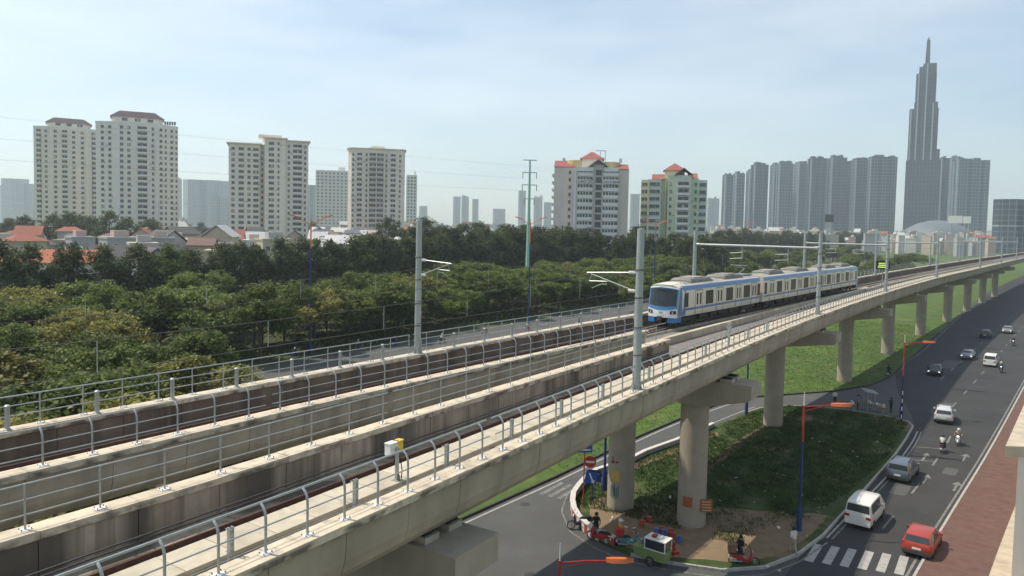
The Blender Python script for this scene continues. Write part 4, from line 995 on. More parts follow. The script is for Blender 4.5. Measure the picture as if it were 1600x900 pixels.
def far_tower(lab, px0, px1, ytop, Y, m='farA', strips=(0.0, .35), group=None, crown=True, d=None):
    root, w, h = tower('highrise', lab, px0, px1, ytop, Y); 
    if group: root['group'] = group
    w *= .985; d = d or min(w, 34); k = w * .12
    poly = [(-w/2, k), (-w/2 + k, 0), (-w * .08, 0), (-w * .08, k * .8), (w * .06, k * .8), (w * .06, 0), (w/2 - k, 0), (w/2, k), (w/2, d), (-w/2, d)]
    MB().prism(poly, 0, h).build('wall', M[m], root)
    for u in strips: MB().box(-w/2 + w * u, -w/2 + w * u + max(1.6, w * .06), -1.2, 3, 0, h - 2).build('pale_strip', M['farstrip'], root)
    if crown:
        rr = random.Random(int(px0))
        for _ in range(4): x = rr.uniform(-w * .42, w * .3); MB().box(x, x + w * rr.uniform(.1, .2), 3, d * .6, h - .5, h + rr.uniform(2, 6.5)).build('roof_plant', M[m], root)
    for zz in (h * .5,): MB().prism([(x * 1.01, (y - d/2) * 1.01 + d/2) for x, y in poly], zz, zz + 1.6).build('refuge_floor', M['farstrip'], root)
    return root
def rib_tower(lab, px0, px1, ytop, Y, m, frac=.28):
    root, w, h = tower('highrise', lab, px0, px1, ytop, Y); root['group'] = 'riverside high-rises'; w *= .97
    ph = R(22); root.rotation_euler[2] += ph; fw = w * (1 - frac) / math.cos(ph); d = w * frac / math.sin(ph)
    sh = (frac - .5) * w                                     # keep the silhouette centred
    mv = lambda x, y: (x + w * (frac - .5) * .5, y)
    k = fw * .06; x0, x1 = -fw/2, fw/2
    poly = [mv(*q) for q in [(x0, 0), (x0 + fw * .3, 0), (x0 + fw * .3, k), (x0 + fw * .42, k), (x0 + fw * .42, 0), (x1 - fw * .3, 0), (x1 - fw * .3, k), (x1 - fw * .2, k), (x1 - fw * .2, 0), (x1, 0), (x1, d), (x0, d), (x0, d * .62), (x0 + k, d * .62), (x0 + k, d * .42), (x0, d * .42)]]
    MB().prism(poly, 0, h).build('wall', M[m], root)
    rr = random.Random(int(px0 * 7))
    for _ in range(5): x = rr.uniform(x0 + .5, x1 - fw * .25); MB().box(mv(x, 0)[0], mv(x + fw * rr.uniform(.1, .22), 0)[0], 1.5, d * rr.uniform(.4, .8), h - .5, h + rr.uniform(1.5, 6.0)).build('roof_plant', M[m], root)
    for u in (.33, .66): z = h * (u + rr.uniform(-.06, .06)); MB().prism([(x * 1.008, (y - d/2) * 1.008 + d/2) for x, y in poly], z, z + 1.2).build('refuge_floor', M[m], root)
    MB().box(mv(x0 - .5, 0)[0], mv(x0 + 1.6, 0)[0], -.6, 1.2, 0, h - 1).build('corner_fin', M['farstrip'], root)
    return root
V = [(1133, 1150, 273, 1560, .3), (1150, 1169, 271, 1600, .3), (1169, 1181, 267, 1680, .5), (1180, 1208, 257, 1560, .25), (1207, 1221, 257, 1700, .5), (1220, 1246, 255, 1600, .2), (1245, 1271, 255, 1680, .42), (1270, 1300, 247, 1560, .2), (1300, 1331, 246, 1620, .3),
     (1333, 1366, 249, 1580, .42), (1369, 1412, 245, 1540, .1), (1460, 1474, 247, 1800, .2), (1472, 1487, 247, 1640, .3), (1485, 1508, 246, 1720, .4), (1506, 1558, 250, 1560, .16)]
for i, (a, b, y, Y, fr_) in enumerate(V):
    rib_tower('%s grey residential high-rise from the left in the riverside cluster' % ordn(i), a, b, y, Y, ('farA', 'farA2', 'farA3')[(i * 2 + i // 3) % 3], fr_)
# the stepped supertall
Ys = 1400; c = AT(1446, 300, Ys); root = thing('skyscraper', 'very tall stepped glass skyscraper with a slender lattice spire', 'skyscraper', (c.x, Ys, 0), -math.atan2(c.x, Ys))
zt = lambda py, px=1445: AT(px, py, Ys).z
wx = lambda px: (px - 1443) * Ys / 1155 * 1.08
for a, b, y0, d, yt in ((1419, 1463, 0, 60, 250), (1421, 1462, 3, 54, 233), (1424, 1461, 6, 50, 168), (1430, 1460, 8, 46, 158), (1433, 1459, 9, 42, 112), (1437, 1459, 11, 36, 101), (1442, 1459, 13, 30, 96)):
    sx = (345 - min(345, yt + 35)) * .045            # the lens leans tall things; the tower itself is upright
    MB().box(wx(a - sx), wx(b - sx), y0, d, 0, zt(yt)).build('tier', M['farG'], root)
for a, yt in ((1426, 170), (1436, 114), (1447, 98), (1454, 160)): MB().box(wx(a - (345 - yt) * .04), wx(a - (345 - yt) * .04) + 2.2, 1.5, 9, 0, zt(yt)).build('fin', M['farstrip'], root)
z0, z1 = zt(96), zt(57); mb = MB()
for k in range(12):
    za = z0 + (z1 - z0) * k / 12; wd = 8.4 - k * .25
    mb.box(wx(1437.6) - wd/2, wx(1437.6) + wd/2, 18, 18 + wd, za, za + (z1 - z0) / 12 * .8)
    mb.box(wx(1437.6) - wd * .36, wx(1437.6) + wd * .36, 19, 17 + wd, za + (z1 - z0) / 12 * .8, za + (z1 - z0) / 12)
mb.tube([(wx(1437.6), 21, z1), (wx(1437.6), 21, zt(53))], 1.1, 6).build('spire', M['farA'], root)
H = [(0, 22, 290, 2300, 'a'), (5, 42, 279, 2200, ''), (24, 60, 287, 2000, ''), (275, 284, 280, 2100, ''), (288, 347, 281, 1900, ''), (345, 362, 283, 2100, ''), (326, 358, 308, 1700, ''), (480, 494, 289, 1500, ''), (708, 720, 307, 2600, ''), (721, 733, 307, 2650, ''), (738, 748, 311, 2700, ''),
     (810, 822, 298, 2400, ''), (834, 848, 308, 2500, ''), (850, 862, 316, 2500, ''), (985, 1000, 303, 2300, ''), (1105, 1124, 310, 2300, ''), (655, 668, 322, 2600, ''), (770, 790, 326, 2700, '')]
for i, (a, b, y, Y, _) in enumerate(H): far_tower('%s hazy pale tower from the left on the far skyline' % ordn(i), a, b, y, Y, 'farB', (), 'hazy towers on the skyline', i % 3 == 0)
dk = far_tower('dark low office block at the right edge of skyline', 1559, 1640, 311, 900, 'farA', (), None, False)
M['domec'] = mat('dome sheet', (.13, .155, .175), .6, .15, .1)
dm = thing('arena', 'pale domed hall in front of the tall skyscraper', 'hall', AT(1465, 345, 1150) * 1); dm.location.z = 0
MB().lathe([(52, 0), (52, 14), (50, 22), (42, 31), (28, 39), (12, 43.5), (0, 44.5)], 28).build('dome', M['domec'], dm, True)
MB().lathe([(53, 12), (54, 12.2), (54, 14), (53, 14.2)], 28).build('ring_beam', M['white'], dm)
for i, (pa, pb, ya, yb, Y, lab) in enumerate(((1483, 1502, 337, 349, 600, 'white blank billboard standing over the trees at right'), (1506, 1516, 338, 349, 620, 'smaller pale billboard beside the white one'), (1290, 1302, 335, 347, 700, 'dark framed billboard over the low houses'))):
    a = AT(pa, ya, Y); b = AT(pb, yb, Y); t_ = thing('billboard', lab, 'billboard', ((a.x + b.x) / 2, Y, 0), -math.atan2(a.x, Y)); w_ = b.x - a.x
    MB().box(-w_/2, w_/2, -.4, .4, b.z, a.z).build('panel', M['white' if i < 2 else 'dark'], t_)
    for x in (-w_ * .25, w_ * .25): MB().tube([(x, 0, 0), (x, 0, b.z)], .5, 8).build('leg', M['galv'], t_)

# ================================================================== HOUSES
RF = [mat('roof red tiles', (.30, .105, .07), .85, .3, 1.2), mat('roof orange tiles', (.42, .145, .075), .85, .25, 1.2), mat('roof grey tiles', (.10, .095, .095), .85, .3, 1.2), mat('roof brown tiles', (.20, .125, .10), .85, .3, 1.2), mat('roof pale sheet', (.45, .46, .46), .6, .2, .6)]
WL = [mat('house white', (.58, .57, .53), .85, .15, .4), mat('house cream', (.52, .45, .34), .85, .15, .4), mat('house grey', (.38, .38, .38), .85, .15, .4), mat('house pink', (.50, .38, .33), .85, .15, .4)]
ME_HWIN = MB().box(-.65, .65, -.05, .01, 0, 1.3, 1).box(-.75, -.65, -.1, .01, -.1, 1.4).box(.65, .75, -.1, .01, -.1, 1.4).box(-.75, .75, -.1, .01, 1.3, 1.4).box(-.8, .8, -.16, .01, -.15, -.03).mesh('window', [M['white'], M['pane']])
ME_TANK = MB().tube([(-.7, 0, .8), (.7, 0, .8)], .5, 10).box(-.5, -.4, -.3, .3, 0, .5).box(.4, .5, -.3, .3, 0, .5).mesh('water_tank', M['white'], True)
RN = ['red tiled', 'orange tiled', 'dark grey', 'brown tiled', 'pale sheet']; WN = ['white', 'cream', 'grey', 'pinkish']
def house(pos, w, d, h, rz, rf, wl, style, label, group=None, detail=True):
    root = thing('house', label, 'house', (pos[0], pos[1], 0), rz, group)
    MB().box(-w/2, w/2, -d/2, d/2, 0, h).build('wall', WL[wl], root)
    if style == 'hip': hip(root, -w/2, w/2, -d/2, d/2, h, w * .2, RF[rf], .45)
    elif style == 'gx':
        gable(root, -w/2, w/2, -d/2, d/2, h, d * .33, RF[rf])
        for x in (-w/2, w/2): MB().loft([[(x - .1, -d/2, h - .3), (x - .1, 0, h - .35 + d * .32), (x - .1, d/2, h - .3)], [(x + .1, -d/2, h - .3), (x + .1, 0, h - .35 + d * .32), (x + .1, d/2, h - .3)]]).build('gable_wall', WL[wl], root)
    elif style == 'gy':
        gable(root, -w/2, w/2, -d/2, d/2, h, w * .42, RF[rf], 'roof', 'y')
        MB().loft([[(-w/2, y, h - .3), (w/2, y, h - .3), (0, y, h - .4 + w * .41)] for y in (-d/2 - .02, -d/2 + .2)]).build('gable_wall', WL[wl], root)
    else:
        MB().box(-w/2 - .2, w/2 + .2, -d/2 - .2, d/2 + .2, h, h + .7).build('parapet', WL[wl], root); MB().box(-w * .2, w * .25, -d * .1, d * .35, h + .7, h + 2.8).build('stair_head', WL[(wl + 1) % 4], root)
    if detail:
        nf = max(1, int(h / 3.3)); nw = max(2, int(w / 3.4))
        for f_ in range(nf):
            for k in range(nw): place('window', ME_HWIN, root, TZ(-w/2 + w * (k + .5) / nw, -d/2, 1.0 + f_ * 3.2, 0))
            place('window', ME_HWIN, root, TZ(w/2, 0, 1.0 + f_ * 3.2, R(90)))
        if random.random() < .5: place('water_tank', ME_TANK, root, TZ(w * .2, d * .1, h + (.7 if style == 'flat' else w * .2), random.uniform(0, 3)))
    return root
def face(p): return -math.atan2(p[0], p[1])
for px, y, Y, w, d, h, rf, wl, stl, lab, tw in ((104, 400, 195, 13.5, 10, 8.4, 1, 0, 'gx', 'house with long bright orange tiled roof behind the left trees', -.25), (205, 405, 210, 20, 12, 8.8, 2, 2, 'gx', 'large house with long dark grey roof behind the left trees', .12), (238, 405, 192, 8, 9, 9.5, 2, 2, 'gy', 'dark steep gabled house end beside the long grey roof', .25),
        (8, 395, 200, 9, 8, 7.6, 1, 0, 'hip', 'small orange hip-roofed house at the left edge', 0), (25, 375, 270, 17, 10, 11, 3, 1, 'gx', 'long brown roofed house at the left edge behind', .05), (58, 378, 275, 11, 11, 10, 2, 2, 'hip', 'grey hip-roofed house behind the brown one at left', 0), (258, 372, 270, 14, 12, 10.5, 2, 0, 'gy', 'white house with dark steep gable left of the stepped tower', .5)):
    p = AT(px, y, Y); house((p.x, Y), w, d, h, face(p) + tw, rf, wl, stl, lab)
rr = random.Random(11); taken = []; hs_ = []
k = 0
for i in range(4000):
    if k >= 150: break
    s, o = rr.uniform(-60, 520), rr.uniform(172, 330)
    p = FR(s, o)
    if any((p - q).length < 12.5 for q in taken) or p.y < 195 or p.x / p.y > .22: continue
    taken.append(p); big = o < 240; st_ = rr.choice(('hip', 'gx', 'gx', 'gy', 'flat', 'flat')); rf = rr.choice((0, 0, 1, 2, 2, 3, 3, 4, 4, 4)); wl = rr.randrange(4)
    hs_.append((p.x / p.y, p, rf, wl, st_, o)); k += 1
hc = {}
for _, p, rf, wl, st_, o in sorted(hs_, key=lambda q: q[0]):
    kn = '%s house with %s roof' % (WN[wl], RN[rf]) if st_ != 'flat' else '%s flat-roofed house' % WN[wl]
    i = hc.get(kn, 0); hc[kn] = i + 1
    house(p, rr.uniform(6.5, 11), rr.uniform(8, 11), rr.uniform(9.5, 13.5) + (o - 170) * .012, face(p) + rr.uniform(-.5, .5), rf, wl, st_, '%s %s from the left behind the tall trees' % (ordn(i), kn), 'low houses behind the trees', o < 250)
cand = []
for i in range(240):
    px = rr.uniform(1090, 1560) if i % 3 else rr.uniform(0, 1100); cand.append((px, rr.uniform(700, 1400) if px > 1090 else rr.uniform(480, 1100), rr.choice((0, 0, 0, 1, 2, 2, 3))))
cnt = [0] * 4
for px, Y, wl in sorted(cand):
    p = AT(px, 350, Y); rf = rr.choice((0, 3, 4, 4, 4)); st_ = rr.choice(('flat', 'flat', 'flat', 'gx'))
    lab = '%s tiny distant %s town house from the left below the skyline' % (ordn(cnt[wl]), WN[wl]); cnt[wl] += 1
    house((p.x, Y), rr.uniform(6, 13), rr.uniform(8, 14), rr.uniform(9, 19) + (Y - 480) * .012, face(p) + rr.uniform(-.4, .4), rf, wl, st_, lab, 'distant %s town houses' % WN[wl], False)

# ================================================================== TREES
def leaves(lobes, n, size, seed, droop=0.0, shell=.45, flat=1.0):
    rg = np.random.default_rng(seed); L = np.array(lobes, float)           # x y z rx ry rz
    wgt = L[:, 3] * L[:, 4] * L[:, 5]; wgt /= wgt.sum()
    # twig clumps spread through each lobe, leaves round each clump
    nc = max(20, n // 16); idx = rg.choice(len(L), nc, p=wgt)
    v = rg.normal(size=(nc, 3)); v /= np.linalg.norm(v, axis=1, keepdims=True); rad = rg.uniform(shell, 1.0, (nc, 1)) ** .6
    C = L[idx, :3] + v * rad * L[idx, 3:6]
    ci = rg.integers(0, nc, n); P = C[ci] + rg.normal(size=(n, 3)) * np.array([.38, .38, .24 * flat]) * (size / .42)
    a = rg.uniform(0, 2 * np.pi, n); t = rg.normal(0, .45, n) - droop
    d = np.stack([np.cos(a) * np.cos(t), np.sin(a) * np.cos(t), np.sin(t)], 1)
    up = rg.normal(0, .5, (n, 3)) + np.array([0, 0, 1.0]); w = np.cross(d, up); w /= np.linalg.norm(w, axis=1, keepdims=True) + 1e-9
    ln = size * rg.uniform(.6, 1.25, (n, 1)); wd = ln * rg.uniform(.28, .45, (n, 1))
    V = np.empty((n, 4, 3)); V[:, 0] = P - d * ln * .5; V[:, 1] = P + w * wd; V[:, 2] = P + d * ln * .5; V[:, 3] = P - w * wd
    return V.reshape(-1, 3)
def leaf_mesh(name, V, m):
    n = len(V) // 4; me = D.meshes.new(name)
    me.vertices.add(4 * n); me.vertices.foreach_set('co', V.astype(np.float32).ravel())
    me.loops.add(4 * n); me.loops.foreach_set('vertex_index', np.arange(4 * n, dtype=np.int32))
    me.polygons.add(n); me.polygons.foreach_set('loop_start', np.arange(0, 4 * n, 4, dtype=np.int32)); me.polygons.foreach_set('loop_total', np.full(n, 4, np.int32))
    me.materials.append(m); me.update(calc_edges=True); return me
def tree_kind(seed, H, spread, trunk, nl, size, leafm, style):
    rg = random.Random(seed); lobes = []; tb_ = MB()
    r0 = .016 * H + .05
    bend = (rg.uniform(-.4, .4), rg.uniform(-.4, .4))
    tip = Vector((bend[0], bend[1], H * .9)); tb_.tube([(0, 0, -.2), (bend[0] * .2, bend[1] * .2, H * .3), (bend[0] * .6, bend[1] * .6, H * .6), tip], [r0, r0 * .75, r0 * .5, r0 * .15], 7)
    nb = 15 if style == 'tall' else 14
    for k in range(nb):
        u = (k + rg.random()) / nb; a = k * 2.4 + rg.uniform(-.5, .5)
        if style == 'tall':
            z0 = trunk + (H - trunk) * u * .85; z = z0 + H * .07; rd_ = spread * (.35 + .75 * math.sin(math.pi * min(1, .18 + u * .86))) * rg.uniform(.6, 1.05); sz = spread * rg.uniform(.42, .6) * (1.12 - u * .45)
            rz_ = sz * rg.uniform(.8, 1.1)
        else:
            z0 = trunk + (H - trunk) * (.15 + .5 * u); z = trunk + (H - trunk) * rg.uniform(.5, .95); rd_ = spread * rg.uniform(.25, .95); sz = spread * rg.uniform(.26, .44); rz_ = sz * rg.uniform(.5, .85)
            z -= rd_ * .22
        c = (math.cos(a) * rd_, math.sin(a) * rd_, z); lobes.append((*c, sz, sz, rz_))
        st_ = Vector((bend[0] * .6 * z0 / H, bend[1] * .6 * z0 / H, z0)); e = Vector(c)
        tb_.tube([st_, st_.lerp(e, .5) + Vector((0, 0, -.15)), e], [r0 * .38, r0 * .24, r0 * .08], 5)
    lobes.append((tip.x, tip.y, H * .9, spread * .36, spread * .36, H * .09))
    V = leaves(lobes, nl, size, seed, .15 if style == 'tall' else .05, .3, 1 if style == 'tall' else .75)
    return tb_.mesh('trunk', M['bark'], True), leaf_mesh('crown', V, leafm)
TALL = [tree_kind(20 + i, 17.5 + (i % 3), 4.5, 2.6, 11000, .56, M['leafA'], 'tall') for i in range(5)]
BRIGHT = [tree_kind(40 + i, 17.5, 4.8, 3.6, 11000, .58, M['leafD'], 'tall') for i in range(1)]
LOW = [tree_kind(60 + i, 8.2 + (i % 3) * .6, 4.6, 1.3, 13000, .33, M['leafB'], 'low') for i in range(4)]
YEL = [tree_kind(80 + i, 8.4, 4.4, 1.3, 11000, .34, M['leafC'], 'low') for i in range(2)]
def tree(kind, p, sc, label, group, name='tree', zs=1.0):
    root = thing(name, label, 'tree', (p[0], p[1], 0), random.uniform(0, 6.28), group); s_ = (sc, sc, sc * zs)
    root.scale = s_
    place('trunk', kind[0], root); place('crown', kind[1], root); return root
# the tall row beyond the highway, front row left to right
row = []
s = -55.0
while s < 420:
    row.append((s, 131 + random.uniform(-2.5, 2.5) + (8 if s > 120 else 0) * min(1, (s - 120) / 80), random.uniform(.9, 1.1) * float(np.interp(s, [0, 60, 120, 170, 225], [.80, .80, .84, .95, 1.1])))); s += random.uniform(5.2, 7.2)
while s < 1050:
    row.append((s, 139 + random.uniform(-4, 4), random.uniform(1.02, 1.25))); s += random.uniform(9, 14)
bi = min(range(len(row)), key=lambda q: abs(row[q][0] - 74))
for i, (s, o, sc) in enumerate(row):
    p = FR(s, o); bright = (i == bi)
    tree(BRIGHT[0] if bright else random.choice(TALL), p, sc * (1.08 if bright else 1), ('bright green full-crowned tree standing out in the dark row' if bright else '%s tree from the left in the tall dark front row' % ordn(i)), 'tall trees in the front row', 'roadside_tree')
k = 0; s = -40.0
while s < 460:
    s += random.uniform(7, 11)
    tree(random.choice(TALL), FR(s, 146 + random.uniform(-4, 5) + min(10, max(0, s - 120) * .1)), random.uniform(.85, 1.02) * float(np.interp(s, [0, 130, 190], [.7, .74, 1.08])), '%s tall dark tree from the left in the second row behind' % ordn(k), 'tall trees in the second row', 'roadside_tree'); k += 1
# low feathery trees between the highway and the tall row
rr = random.Random(4); pts = []
for i in range(20000):
    if len(pts) >= 205: break
    s, o = rr.uniform(-50, 270), rr.uniform(74, 101)
    if any((s - a) ** 2 + (o - b) ** 2 < 4.9 ** 2 for a, b in pts): continue
    pts.append((s, o))
cn_ = [0, 0]
for s in np.arange(272, 620, 9.0): pts.append((float(s), rr.uniform(76, 100)))
for s, o in sorted(pts, key=lambda q: FR(*q).x / FR(*q).y):
    p = FR(s, o); yel = (s < 45 and rr.random() < .3) or rr.random() < .06
    tree(rr.choice(YEL if yel else LOW), p, rr.uniform(.78, 1.28), '%s %s low feathery tree from the left in the highway belt' % (ordn(cn_[yel]), 'yellowing' if yel else 'green'), 'low yellowing trees' if yel else 'low green trees', 'low_tree'); cn_[yel] += 1
V = leaves([(0, 0, 0, 1, 1, 1)], 10, .5, 1)
rg = np.random.default_rng(9); n_ = 42000
S_ = rg.uniform(-60, 330, n_); O_ = rg.uniform(73, 126, n_); dens = np.sin(S_ * .21 + O_ * .13) + np.sin(O_ * .37 - S_ * .11) + rg.normal(0, .5, n_)
keep = dens > -.7; S_, O_ = S_[keep], O_[keep]; n_ = len(S_); Z_ = np.abs(rg.normal(0, .75, n_)) * (1 + .5 * np.sin(S_ * .5))
P_ = np.array(P0)[None] + S_[:, None] * np.array(TV)[None] + O_[:, None] * np.array(NV)[None] + np.stack([0 * Z_, 0 * Z_, Z_ + .1], 1)
a_ = rg.uniform(0, 6.28, n_); t_ = rg.normal(0, .5, n_); d_ = np.stack([np.cos(a_) * np.cos(t_), np.sin(a_) * np.cos(t_), np.sin(t_)], 1); w_ = np.cross(d_, rg.normal(0, .5, (n_, 3)) + [0, 0, 1.]); w_ /= np.linalg.norm(w_, axis=1, keepdims=True)
ln = rg.uniform(.3, .7, (n_, 1)); V = np.empty((n_, 4, 3)); V[:, 0] = P_ - d_ * ln * .5; V[:, 1] = P_ + w_ * ln * .4; V[:, 2] = P_ + d_ * ln * .5; V[:, 3] = P_ - w_ * ln * .4
tag(place('undergrowth', leaf_mesh('undergrowth', V.reshape(-1, 3), M['leafB'])), 'low tangled undergrowth beneath the roadside trees', 'undergrowth', kind='stuff')
# a few by the viaduct's far side at left, and far along
for i, (s, o, sc, yk) in enumerate(((4, 26, 1.22, 1), (-4, 27, 1.3, 0), (11, 28.5, 1.16, 1), (-11, 30, 1.3, 1), (2, 34, 1.3, 0), (-8, 39, 1.3, 0), (14, 38, 1.15, 0), (-18, 36, 1.3, 0), (8, 47, 1.2, 1), (-4, 49, 1.3, 0), (-16, 50, 1.3, 0), (20, 50, 1.05, 0), (26, 44, 1.0, 1), (24, 54, 1.1, 0), (32, 54, 1.05, 0), (12, 55, 1.2, 1), (-28, 44, 1.3, 0))):
    tree((YEL if yk else LOW)[i % 2], FR(s, o), sc, '%s tree crowding close behind the far railing at left, counted from it' % ordn(i), 'trees close behind the far railing', 'low_tree')
for i, (s, o) in enumerate(sorted([(rr.uniform(150, 520), rr.uniform(22, 62)) for _ in range(34)], key=lambda q: FR(*q).x / FR(*q).y)):
    tree(rr.choice(LOW), FR(s, o + max(0, s - 300) * .0), rr.uniform(.9, 1.2), '%s low green tree from the left growing past the train' % ordn(i), 'low trees past the train', 'low_tree')
gi = 0
for px in sorted(rr.uniform(-20, 1600) for _ in range(90)):                                            # scattered between and behind the houses
    Y = rr.uniform(300, 900); p = AT(px, 350, Y)
    if (p - P0).dot(NV) < 165: continue
    tree(rr.choice(TALL), (p.x, Y), rr.uniform(.75, 1.15) * (1.25 if 60 < px < 260 and rr.random() < .7 else 1), '%s dark garden tree from the left among the distant houses' % ordn(gi), 'trees among the houses', 'garden_tree'); gi += 1
for px, Y, sc in ((664, 330, 1.32), (690, 345, 1.2), (725, 360, 1.25), (607, 350, 1.25), (750, 380, 1.3), (790, 380, 1.25), (85, 330, 1.25), (110, 320, 1.3), (140, 335, 1.2), (172, 320, 1.25), (200, 330, 1.2), (125, 345, 1.25), (40, 340, 1.2), (230, 335, 1.1)):
    p = AT(px, 350, Y); tree(TALL[int(px) % 5], (p.x, Y), sc, '%s tall tree from the left rising over the roofs before the towers' % ordn(sorted([664,690,725,607,750,790,85,110,140,172,200,125,40,230]).index(px)), 'tall trees over the roofs', 'garden_tree')

for i, px in enumerate(range(848, 1130, 17)):
    Y = 282 + random.uniform(-12, 12); p = AT(px + random.uniform(-4, 4), 350, Y)
    tree(random.choice(TALL), (p.x, Y), random.uniform(.92, 1.08), '%s tall tree from the left at the foot of the red-roofed blocks' % ordn(i), 'tall trees before the red-roofed blocks', 'roadside_tree')

# ================================================================== LAMPS, PYLON, POSTS
def double_lamp(px, Y, ytop, lab):
    p = AT(px, 348, Y); zt_ = AT(px, ytop, Y).z; r_ = thing('street_lamp', lab, 'street lamp', (p.x, Y, 0), face(p), 'double-armed highway lamps')
    zj = zt_ - .9
    MB().tube([(0, 0, 0), (0, 0, zj * .5), (0, 0, zj * .8)], [.17, .13, .11], 8).lathe([(.28, 0), (.28, 1.2), (.2, 1.4), (.17, 1.5)], 10).build('pole', M['blue'], r_, True)
    MB().tube([(0, 0, zj * .8), (0, 0, zj)], .1, 8).tube([(0, 0, zj), (0, 0, zj + .6)], [.06, .03], 6).build('upper_pole', M['orange'], r_, True)
    for sg in (-1, 1):
        MB().tube([(0, 0, zj - .5), (sg * .7, 0, zj - .1), (sg * 1.7, 0, zj + .45)], .06, 6).build('arm', M['orange'], r_, True)
        mb = MB(); mb.loft([[(sg * (1.6 + u * 1.6), -w_, zj + .42 + u * .5), (sg * (1.6 + u * 1.6), w_, zj + .42 + u * .5), (sg * (1.6 + u * 1.6), w_ * .7, zj + .62 + u * .5), (sg * (1.6 + u * 1.6), -w_ * .7, zj + .62 + u * .5)] for u, w_ in ((0, .12), (.25, .26), (.7, .26), (1, .1))]); mb.build('lamp_head', M['orange'], r_, True)
    return r_
double_lamp(486, 112, 337, 'blue and orange double lamp standing left of the far mast'); double_lamp(829, 150, 340, 'blue and orange double lamp beside the green pylon'); double_lamp(1025, 182, 344, 'blue and orange double lamp right of the near mast')
double_lamp(1170, 330, 346, 'distant double lamp below the high-rise cluster')
p = AT(826, 350, 205); zt_ = AT(826, 250, 205).z; r_ = thing('power_pylon', 'pale green tubular power pylon with cross-arms rising above the trees', 'pylon', (p.x, 205, 0), face(p) + .1)
MB().tube([(0, 0, 0), (0, 0, zt_)], [.75, .22], 12).build('shaft', M['palegreen'], r_, True)
for dz, w_ in ((0.0, 1.9), (-3.4, 2.0), (-6.8, 2.1), (-10.6, 1.5)):
    MB().box(-w_, w_, -.12, .12, zt_ + dz - .15, zt_ + dz + .08).build('cross_arm', M['palegreen'], r_)
    if dz:
        for sg in (-1, 1): MB().tube([(sg * (w_ - .1), 0, zt_ + dz - .1), (sg * (w_ - .1), 0, zt_ + dz - 1.7)], .09, 6).build('insulator', M['dark'], r_)
for i, dz in enumerate((-1.8, -5.2, -8.5)):
    for sg in (-1, 1):
        a = Vector((p.x + sg * 2, 205, zt_ + dz)); b = FR(-260, 175 + sg * 2, zt_ + dz + 6); c = FR(900, 165 + sg * 2, zt_ + dz + 4)
        w_ = thing('power_line', '%s power line strung from the green pylon, %s side' % (('top', 'middle', 'lowest')[i], 'right' if sg > 0 else 'left'), 'power line', a)
        for e in (b, c): MB().tube([a.lerp(e, u) + Vector((0, 0, -14 * u * (1 - u))) for u in [j / 14 for j in range(15)]], .008, 4).build('span', M['wire'], w_, mat4=inv(w_))
def cobra(px, py, label, H=10.2, arm=None, upto=None, blue_top=.55, arm_dir=None, al=2.4):
    g = G(px, py); r_ = thing('street_lamp', label, 'street lamp', g, 0, 'street lamps round the island')
    hb = H * blue_top if upto is None else upto
    MB().lathe([(.24, 0), (.24, .05), (.19, .08), (.17, 1.5), (.12, 1.65), (.12, 1.7)], 10).build('base', M['blue'], r_, True)
    MB().tube([(0, 0, 1.6), (0, 0, hb)], [.1, .08], 8).build('pole', M['blue'], r_, True)
    if upto is None:
        MB().tube([(0, 0, hb), (0, 0, H)], [.08, .06], 8).tube([(0, 0, H), (0, 0, H + .9)], [.04, .02], 6, 1).build('upper_pole', [M['red'], M['white']], r_, True)
        d = Vector(arm_dir or (1, 0, 0)).normalized(); n_ = Vector((-d.y, d.x, 0))
        z = lambda v: Vector((0, 0, v))
        for dz in (0, .28): MB().tube([z(H - dz - .1), d * al * .5 + z(H + .02 - dz * .5), d * al + z(H + .05)], .035, 6).build('arm', M['red'], r_, True)
        mb = MB(); mb.loft([[d * (al - .2 + u * 1.35) - n_ * w_ + z(H + .0), d * (al - .2 + u * 1.35) + n_ * w_ + z(H + .0), d * (al - .2 + u * 1.35) + n_ * w_ * .6 + z(H + .2), d * (al - .2 + u * 1.35) - n_ * w_ * .6 + z(H + .2)] for u, w_ in ((0, .08), (.2, .2), (.65, .2), (1, .05))]); mb.build('lamp_head', M['orange'], r_, True)
    return r_
cobra(1248, 832, 'blue lamp post with red arm and orange head on the dark island', 8.6, al=2.0, blue_top=.72)
cobra(1408, 652, 'lamp post with red arm and orange head at the island far corner', 8.3, al=2.2)
cobra(872, 985, 'red lamp arm with orange head reaching in at the bottom edge', 3.55, al=2.5, blue_top=.3)
cobra(944, 768, 'blue post with thick base beside the graffiti pier', upto=6.2); cobra(1166, 648, 'blue lamp post beside the slip road behind the second pier', upto=8.2)
a = G(1412, 668); bp_ = thing('marker_post', 'thin black and white banded post at the island far tip', 'marker post', FR(76.5, -5.4, .13))
for k in range(8): MB().tube([(0, 0, k * .42), (0, 0, k * .42 + .42)], .055, 8).build('band', M['white' if k % 2 else 'black'], bp_)
